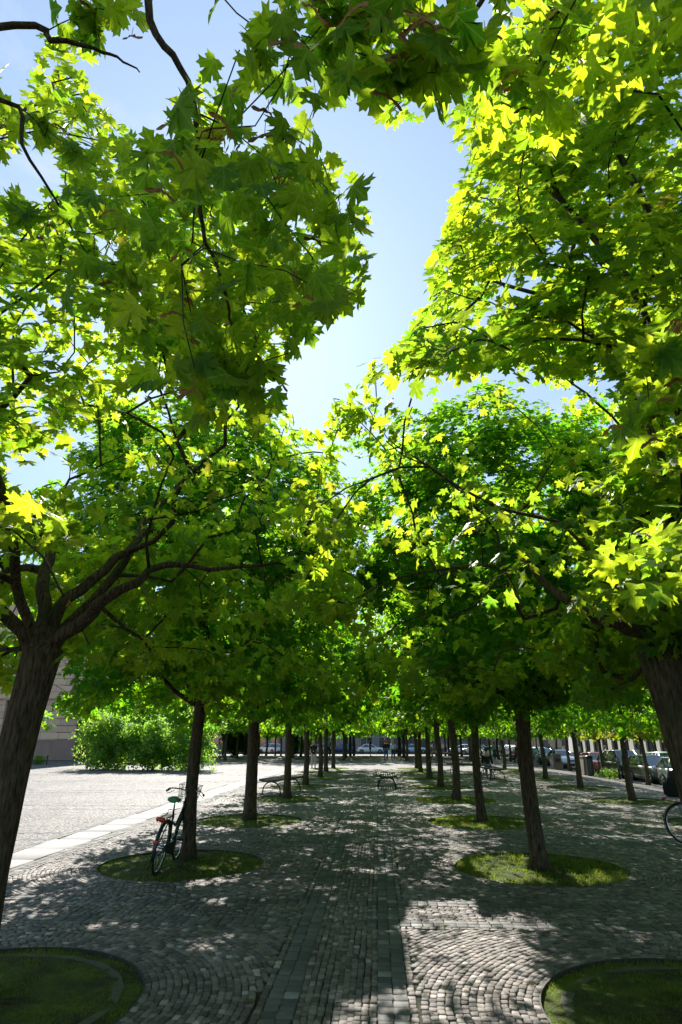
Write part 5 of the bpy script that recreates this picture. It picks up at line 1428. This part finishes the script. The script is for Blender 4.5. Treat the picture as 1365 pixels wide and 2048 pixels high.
    if rack:
        q = MB()
        for s_ in (-1, 1): q.tube([(-.33, s_ * .055, .76), (-.80, s_ * .055, .76)], .006, 5); q.tube([(-.62, s_ * .055, .76), (Rh.x, s_ * .07, .36)], .005, 5)
        for k in range(5): q.tube([(-.36 - k * .10, -.055, .76), (-.36 - k * .10, .055, .76)], .005, 5)
        q.tube([(-.40, -.05, .765), (-.42, -.03, .83), (-.42, .03, .83), (-.40, .05, .765)], .005, 5)
        q.build('rack', 'black_iron', t)
        q = MB(); q.ellipsoid((-.83, 0, .74), (.03, .055, .035)); q.ellipsoid((-.82, .06, .74), (.02, .03, .03)); q.build('rear_light', 'reflector', t)
    q = MB(); q.ellipsoid((-.885, 0, .46), (.014, .032, .032)); q.build('reflector', 'reflector', t)
    if basket:
        q = MB(); x0, x1 = .42, .74
        for z_, s1 in ((.83, .8), (.93, .9), (1.03, 1.0), (1.10, 1.05)):
            hw_ = .15 * s1; xa, xb = x0, x0 + (x1 - x0) * s1; q.tube([(xa, -hw_, z_), (xb, -hw_, z_), (xb, hw_, z_), (xa, hw_, z_)], .004, 4, closed=True)
        for k in range(7):
            y_ = -.12 + .04 * k; q.tube([(x0 + (x1 - x0) * .8, y_, .83), (x0 + (x1 - x0) * 1.05, y_ * 1.3, 1.10)], .003, 3); q.tube([(x0, y_, .83), (x0, y_ * 1.3, 1.10)], .003, 3); q.tube([(x0, y_, .83), (x0 + (x1 - x0) * .8, y_, .83)], .003, 3)
        for k in range(6):
            for s_ in (-1, 1): xx = x0 + (x1 - x0) * (k + .5) / 6; q.tube([(x0 + (xx - x0) * .8, s_ * .12, .83), (x0 + (xx - x0) * 1.05, s_ * .157, 1.10)], .003, 3)
        q.build('basket', 'black_iron', t)
        q = MB(); q.ellipsoid((.44, 0, .76), (.05, .045, .045)); q.build('headlight', 'chrome', t)
    q = MB(); q.tube([Rh + Vector((.02, .07, -.02)), Vector((-.40, .16, .02))], .008, 5); q.build('kickstand', 'black_iron', t)
    return t
# rear tyre stands where the picture shows it, nose away from the viewer behind the second left trunk
bk = bicycle((-3.20, 10.16, -0.02), math.radians(93), math.radians(8), 'bike_green', 'saddle_green', 'dark bicycle with bright green saddle and wire basket leaning on a slim maple', steer=0.12)
bk2 = bicycle((5.92, 12.15, 0), math.radians(-34), math.radians(-4), 'bike_grey', 'bag_cloth', 'grey bicycle cut by the right edge of the picture, black bag on its rack', basket=False, grip='black_rubber')
m = MB()
m.loft([[(sx * a, sy * b, z) for sx, sy in ((-1, -.8), (-.7, -1), (.7, -1), (1, -.8), (1, .8), (.7, 1), (-.7, 1), (-1, .8))] for a, b, z in ((.12, .13, 0), (.17, .17, .05), (.18, .18, .16), (.16, .16, .24), (.10, .11, .30), (.08, .07, .40), (.03, .03, .45))])
bg_ = empty('bag', (0, 0, 0), label='black bag heaped on the rack of the bicycle at the right edge', cat='bag')
m.build('pouch', 'bag_cloth', bg_); m = MB(); m.tube([(-.1, -.15, .18), (-.05, -.19, .33), (.05, -.19, .33), (.1, -.15, .18)], .01, 6); m.build('strap', 'black_rubber', bg_)
c_, s_ = math.cos(math.radians(-34)), math.sin(math.radians(-34))
bg_.location = (5.92 - .60 * c_, 12.15 - .60 * s_, 0.775); bg_.rotation_euler = (math.radians(-4), 0, math.radians(-34))
x, y = atpx(1083, 61.5); bicycle((x, y, gz(x, y)), 0.3, 0.05, 'black_iron', 'bag_cloth', 'black bicycle parked by the kerb right of the bending man', basket=False, grip='black_rubber')
x, y = atpx(1027, 66.5); bicycle((x, y, gz(x, y)), 0.2, 0.0, 'black_iron', 'bag_cloth', 'bicycle held by the person in dark clothes between two stone pedestals', basket=False, grip='black_rubber')

# cable lock of the bicycle round the trunk
m = MB(); pts = [(XL_ + (.155) * math.cos(a), 10.66 + .165 * math.sin(a), .56 - .035 * math.cos(a * 1.0)) for a in [2 * math.pi * k / 20 for k in range(20)]]
m.tube(pts, .008, 6, closed=True); m.ellipsoid((XL_ - .14, 10.54, .58), (.03, .02, .035))
tag(m.build('cable_lock', 'bike_grey'), 'steel cable lock looped round the trunk behind the green-saddled bicycle', 'bicycle lock')
# ------------------------------------------------------------------ people
for n_, c_ in (('skin', (0.50, 0.30, 0.21)), ('cloth_black', (0.014, 0.014, 0.016)), ('cloth_cream', (0.50, 0.46, 0.40)), ('cloth_white', (0.72, 0.72, 0.74)), ('cloth_jeans', (0.05, 0.09, 0.19)), ('cloth_grey', (0.22, 0.24, 0.27)),
               ('cloth_red', (0.45, 0.03, 0.03)), ('cloth_pink', (0.55, 0.38, 0.36)), ('cloth_navy', (0.02, 0.03, 0.07)), ('hair_blond', (0.50, 0.34, 0.16)), ('hair_red', (0.50, 0.17, 0.05)), ('hair_dark', (0.03, 0.02, 0.015)), ('hair_grey', (0.35, 0.34, 0.33)), ('cloth_lilac', (0.55, 0.50, 0.62))):
    simple(n_, c_, 0.75, 0, 0.15, 12, 0.25)
SKINS = []
def skinned(name, verts, edges, radii, mat, parent, lvl=1):
    me = D.meshes.new(name); me.from_pydata([tuple(v) for v in verts], edges, [])
    o = D.objects.new(name, me); COL.objects.link(o); o.parent = parent
    md = o.modifiers.new('skin', 'SKIN'); md.use_smooth_shade = True
    for i, r in enumerate(radii):
        s_ = me.skin_vertices[0].data[i]; s_.radius = r if isinstance(r, tuple) else (r, r); s_.use_root = (i == 0)
    sb = o.modifiers.new('sub', 'SUBSURF'); sb.levels = lvl; sb.render_levels = lvl
    me.materials.append(MAT[mat]); SKINS.append(o)
    return o
def person(loc, rz, label, top='cloth_black', legs='cloth_jeans', hair='hair_dark', h=1.72, long_hair=False, sleeves=1.0, thigh=(0, 0), knee=(0, 0), arm=((0.05, 0.15), (0.05, 0.15)), lean=0.0, sit=False, skirt=False, build=1.0, z=None, big_hair=False):
    """faces -Y before rotation. thigh/knee: forward angle of each thigh, bend of each knee; arm: (upper arm forward, elbow bend)"""
    t = empty('person', (loc[0], loc[1], (gz(*loc) if z is None else z)), rz, label=label, cat='person', group=None)
    k = h / 1.72; b = build
    hipz = 0.46 if sit else 0.0
    def leg(s_, a, kb):
        hip = Vector((s_ * .09, 0, 0)); kn = hip + Vector((s_ * .01, -math.sin(a) * .43, -math.cos(a) * .43)); c = a - kb
        an = kn + Vector((0, -math.sin(c) * .41, -math.cos(c) * .41)); return hip, kn, an
    LG = [leg(-1, thigh[0], knee[0]), leg(1, thigh[1], knee[1])]
    low = min(l[2].z for l in LG); pz = -low + 0.075
    base = Vector((0, 0, pz)); LG = [[p + base for p in l] for l in LG]
    def up(x, y, z_): # torso point above the pelvis with lean
        return base + Vector((x, y * math.cos(lean) - z_ * math.sin(lean), z_ * math.cos(lean) + y * math.sin(lean)))
    spine = [up(0, 0, .02), up(0, 0, .14), up(0, .01, .30), up(0, .015, .44), up(0, 0, .53), up(0, -.015, .59), up(0, -.02, .66), up(0, -.01, .73)]
    sr = [(.135 * b, .10 * b), (.118 * b, .088 * b), (.135 * b, .095 * b), (.125 * b, .085 * b), (.05, .05), (.062, .07), (.078, .095), (.055, .065)]
    V = list(spine); E = [(i, i + 1) for i in range(7)]; R = list(sr)
    # nose
    V.append(up(0, -.115, .645)); E.append((6, len(V) - 1)); R.append(.012)
    arms = []
    for s_, (ua, eb) in ((-1, arm[0]), (1, arm[1])):
        sh = up(s_ * .165 * b, 0, .43); el = sh + Vector((s_ * .05, -math.sin(ua - lean * .3) * .28, -math.cos(ua - lean * .3) * .28)); c = ua + eb
        wr_ = el + Vector((s_ * .01 * (1 - eb), -math.sin(c) * .25, -math.cos(c) * .25)); d = (wr_ - el).normalized(); pm = wr_ + d * .06
        i0 = len(V); V += [sh, el, wr_, pm]; R += [.058 * b, .043 * b, .028, (.036, .018)]; E += [(3, i0), (i0, i0 + 1), (i0 + 1, i0 + 2), (i0 + 2, i0 + 3)]
        side = d.cross(Vector((1, 0, 0))).normalized()
        for q in range(4):
            p1 = pm + d * .04 + side * (.028 - .019 * q); p2 = p1 + d * (.035 - .006 * abs(q - 1.4)) + Vector((-s_ * .012, 0, 0)); j = len(V); V += [p1, p2]; R += [.009, .008]; E += [(i0 + 3, j), (j, j + 1)]
        p1 = wr_ + d * .03 + side * .035; p2 = p1 + d * .03 + side * .015; j = len(V); V += [p1, p2]; R += [.011, .009]; E += [(i0 + 2, j), (j, j + 1)]
        arms.append((sh, el, wr_))
    for hip, kn, an in LG:
        i0 = len(V); V += [hip, kn, an, an + Vector((0, -.05, -.045)), an + Vector((0, -.15, -.05))]; R += [.085 * b, .058 * b, .038, (.038, .035), (.034, .022)]; E += [(0, i0), (i0, i0 + 1), (i0 + 1, i0 + 2), (i0 + 2, i0 + 3), (i0 + 3, i0 + 4)]
    for q_ in range(4): R[q_] = (R[q_][0] * .86, R[q_][1] * .84)
    body = skinned('body', [v * k for v in V], E, [tuple(x * k for x in (r if isinstance(r, tuple) else (r, r))) for r in R], 'skin', t)
    g = .017
    # top
    V = spine[:4] + [up(0, .005, .49)]; R = [(.135 * b + g, .10 * b + g), (.118 * b + g, .088 * b + g), (.135 * b + g, .10 * b + g), (.125 * b + g, .095 * b + g), (.07, .07)]; E = [(0, 1), (1, 2), (2, 3), (3, 4)]
    for sh, el, wr_ in arms:
        i0 = len(V); e_ = el if sleeves >= 1 else sh + (el - sh) * max(.3, sleeves * 1.4)
        V += [sh, e_]; R += [.062 * b + g, .046 * b + g]; E += [(3, i0), (i0, i0 + 1)]
        if sleeves >= 1: V.append(el + (wr_ - el) * .92); R.append(.034 + g * .7); E.append((i0 + 1, i0 + 2))
    skinned('top', [v * k for v in V], E, [tuple(x * k for x in (r if isinstance(r, tuple) else (r, r))) for r in R], top, t)
    # trousers or skirt
    V = [spine[0] + Vector((0, 0, -.015)), spine[0] + Vector((0, 0, .07))]; E = [(0, 1)]; R = [(.138 * b + g, .105 * b + g), (.125 * b + g, .095 * b + g)]
    for hip, kn, an in LG:
        i0 = len(V); f = .35 if skirt else 1
        V += [hip, kn if not skirt else hip + (kn - hip) * .9]; R += [.092 * b + g, .066 * b + g + (.03 if skirt else 0)]; E += [(0, i0), (i0, i0 + 1)]
        if not skirt: V.append(an + Vector((0, 0, .03))); R.append(.052 + g * .6); E.append((i0 + 1, i0 + 2))
    skinned('skirt' if skirt else 'trousers', [v * k for v in V], E, [tuple(x * k for x in (r if isinstance(r, tuple) else (r, r))) for r in R], legs, t)
    for hip, kn, an in LG:
        m = MB(); fx_ = an * k; m.ellipsoid((fx_.x, fx_.y - .06, fx_.z - .035), (.045, .135, .045), 10, 6); m.build('shoe', 'cloth_black', t)
    hc = up(0, .012, .672) * k; m = MB()
    if big_hair: m.ellipsoid((hc.x, hc.y + .02, hc.z + .02), (.16, .15, .16), 14, 9)
    else:
        m.ellipsoid((hc.x, hc.y + .014, hc.z + .028), (.094, .108, .098), 12, 8)
        if long_hair: m.ellipsoid((hc.x, hc.y + .055, hc.z - .11), (.10, .06, .17), 12, 8)
    m.build('hair', hair, t)
    m = MB()
    for s_ in (-1, 1):
        e_ = up(s_ * .032, -.108, .665) * k; m.ellipsoid(tuple(e_), (.010, .006, .007), 8, 5)
    m.build('eyes', 'cloth_black', t)
    return t
PI = math.pi
W_A = dict(thigh=(0.35, -0.22), knee=(0.12, 0.25)); W_B = dict(thigh=(-0.2, 0.33), knee=(0.3, 0.1))
p = atpx(628, 41.4); person(p, 0.05, 'blonde woman in black top and pale trousers walking towards the viewer, bag in front', 'cloth_black', 'cloth_cream', 'hair_blond', 1.66, True, 0.6, arm=((0.1, 0.9), (0.1, 1.2)), thigh=(0.12, -0.05), knee=(0.05, 0.05))
b_ = empty('shoulder_bag', (p[0] + .02, p[1] - .24, gz(*p) + 0.86), 0, label='black bag hanging in front of the walking blonde woman', cat='bag')
m = MB(); m.ellipsoid((0, 0, .12), (.14, .07, .19), 12, 8); m.build('pouch', 'bag_cloth', b_); m = MB(); m.tube([(-.08, .02, .25), (-.10, .06, .48), (-.08, .14, .62)], .012, 6); m.build('strap', 'black_rubber', b_); m = MB(); m.box(-.035, .035, -.078, -.062, .08, .16); m.build('patch', 'cloth_cream', b_)
p = atpx(658, 59.5); person(p, PI, 'grey-haired man in a grey shirt and black trousers standing with his back to the viewer', 'cloth_grey', 'cloth_black', 'hair_grey', 1.80, arm=((0.1, 0.3), (0.1, 0.3)), thigh=(.06, -.06))
p = atpx(438.5, 57.5); person(p, 0.2, 'man in a cream jacket and pale trousers with a red scarf walking by the shrubs', 'cloth_cream', 'cloth_cream', 'hair_dark', 1.74, **W_A)
q_ = empty('scarf', (p[0], p[1] - .13, gz(*p) + 1.17), 0.2, label='red scarf round the neck of the man in cream', cat='scarf'); m = MB(); m.tube([(-.05, .06, .28), (-.03, -.0, .22), (-.03, -.02, .0)], .022, 6); m.tube([(.05, .06, .28), (.03, -.0, .22), (.02, -.02, .05)], .022, 6); m.build('cloth', 'cloth_red', q_)
p = atpx(772.5, 55.5); person(p, PI - .05, 'woman with a big bush of red hair in dark top and jeans walking away', 'cloth_black', 'cloth_jeans', 'hair_red', 1.70, arm=((0.1, 0.2), (-0.1, 0.2)), big_hair=True, **W_A)
p = atpx(786.5, 55.2); person(p, PI, 'blonde woman in a white cardigan and dark leggings walking away beside the red-haired woman', 'cloth_white', 'cloth_navy', 'hair_blond', 1.62, True, arm=((0.1, 0.7), (0.0, 0.5)), **W_B)
q = atpx(779.8, 55.3); b_ = empty('shopping_bag', (q[0], q[1], gz(*q) + .45), 0, label='white shopping bag carried between the two women', cat='bag'); m = MB(); m.box(-.15, .15, -.06, .06, 0, .36, bev=.02); m.build('pouch', 'cloth_white', b_); m = MB(); m.tube([(-.07, 0, .36), (-.05, 0, .5), (.05, 0, .5), (.07, 0, .36)], .006, 5); m.build('handle', 'cloth_white', b_)
p = atpx(741, 66.5); person(p, PI / 2, 'slim person in black with bare calves standing in the shade before the white saloon', 'cloth_black', 'cloth_black', 'hair_dark', 1.74, sleeves=.6, skirt=True)
p = (5.45, 61.2); person(p, -PI / 2 + .3, 'woman in a black top and pink skirt sitting on the stone bench', 'cloth_black', 'cloth_pink', 'hair_dark', 1.68, True, .5, thigh=(1.45, 1.4), knee=(1.45, 1.35), arm=((.5, 1.0), (.6, 1.3)), skirt=False, z=gz(*p) + .05)
p = (5.2, 31.6); person(p, PI - .25, 'person in black sitting on the bench with their back to the viewer', 'cloth_black', 'cloth_grey', 'hair_dark', 1.72, thigh=(1.45, 1.4), knee=(1.4, 1.3), arm=((.5, .6), (.4, .7)), z=0.02, lean=-0.1)
p = atpx(989, 72.5); person(p, PI + .3, 'man in a lilac shirt and jeans, left one of the two standing men', 'cloth_lilac', 'cloth_jeans', 'hair_dark', 1.78, build=1.1, thigh=(.05, -.05))
p = atpx(1004, 73.5); person(p, PI - .4, 'man in a white shirt and dark shorts, right one of the two standing men', 'cloth_white', 'cloth_navy', 'hair_dark', 1.80, build=1.05, skirt=True)
p = atpx(1033, 67.0); person(p, PI / 2 + .5, 'person in dark navy clothes holding a bicycle between the stone pedestals', 'cloth_navy', 'cloth_jeans', 'hair_grey', 1.76, arm=((.6, .5), (.5, .4)), **W_A)
p = atpx(1067, 62.5); person(p, PI / 2 - .2, 'man in a white shirt and black trousers bending forward by the parked bicycle', 'cloth_white', 'cloth_black', 'hair_dark', 1.76, lean=0.55, arm=((.7, .2), (.8, .2)), thigh=(.1, -.1))
p = atpx(957, 74); person(p, PI - .5, 'person in pale clothes by the street corner left of the two standing men', 'cloth_cream', 'cloth_cream', 'hair_grey', 1.70, **W_B)
zz = -0.65
for px_, Y_, top, leg_, hr, lab in ((1160, 76, 'cloth_white', 'cloth_navy', 'hair_dark', 'pedestrian in white across the street, left of the traffic light'), (1212, 60, 'cloth_white', 'cloth_jeans', 'hair_red', 'pedestrian in a white shirt and pink cap seen above the black van'), (1250, 60, 'cloth_black', 'cloth_black', 'hair_dark', 'dark-dressed pedestrian across the street, right of the black van'),
     (1273, 58, 'cloth_lilac', 'cloth_navy', 'hair_dark', 'pedestrian in pale lilac half hidden by a trunk behind the dark grey car'), (1128, 80, 'cloth_white', 'cloth_jeans', 'hair_dark', 'pedestrian with a white shirt behind the silver saloon'), (1100, 84, 'cloth_navy', 'cloth_navy', 'hair_dark', 'dark-dressed pedestrian behind the pale blue car')):
    x, y = atpx(px_, Y_); person((x, y), rs.uniform(0, 6), lab, top, leg_, hr, 1.8, thigh=(.2, -.2))

# red parasols of a cafe across the street
simple('parasol_red', (0.55, 0.09, 0.07), 0.8, 0, 0.1, 8)
for px_, Y_, lab in ((1008, 108, 'red cafe parasol, left of two beyond the crowded cars'), (1022, 106, 'red cafe parasol, right of two beyond the crowded cars')):
    x, y = atpx(px_, Y_); t = empty('parasol', (x, y, gz(x, y)), 0, label=lab, cat='parasol', group='red cafe parasols')
    m = MB(); m.lathe([(1.6, 2.55), (1.62, 2.62), (0.8, 2.95), (0.03, 3.2)], 8); m.build('canopy', 'parasol_red', t)
    m = MB(); m.tube([(0, 0, 0), (0, 0, 3.1)], .03, 6); m.build('pole', 'frame_white', t); m = MB(); m.lathe([(.3, 0), (.3, .08), (.05, .12)], 12); m.build('base', 'concrete', t)

# shrub-lined backdrop trees beyond the street so that the canopy goes on behind the rows
for j, (x, y) in enumerate(((22.8, 30), (22.8, 38), (23.0, 46), (22.9, 55), (22.8, 64), (22.8, 74), (22.8, 84), (22.9, 95))):
    v = VARF[j % 2]; put_tree(v[0], v[1], (x, y, gz(x, y)), j * 1.3, '%s roadside tree counted from the viewer, on the far side of the street' % ORD[j], 'roadside trees across the street', name='street_tree', sc=1.02)

# bake skinned figures to plain meshes
bpy.context.view_layer.update(); dg = bpy.context.evaluated_depsgraph_get()
baked = [(o, D.meshes.new_from_object(o.evaluated_get(dg))) for o in SKINS]
for o, me in baked:
    old = o.data; o.modifiers.clear(); o.data = me; me.name = o.name
    me.polygons.foreach_set('use_smooth', [True] * len(me.polygons)); D.meshes.remove(old)
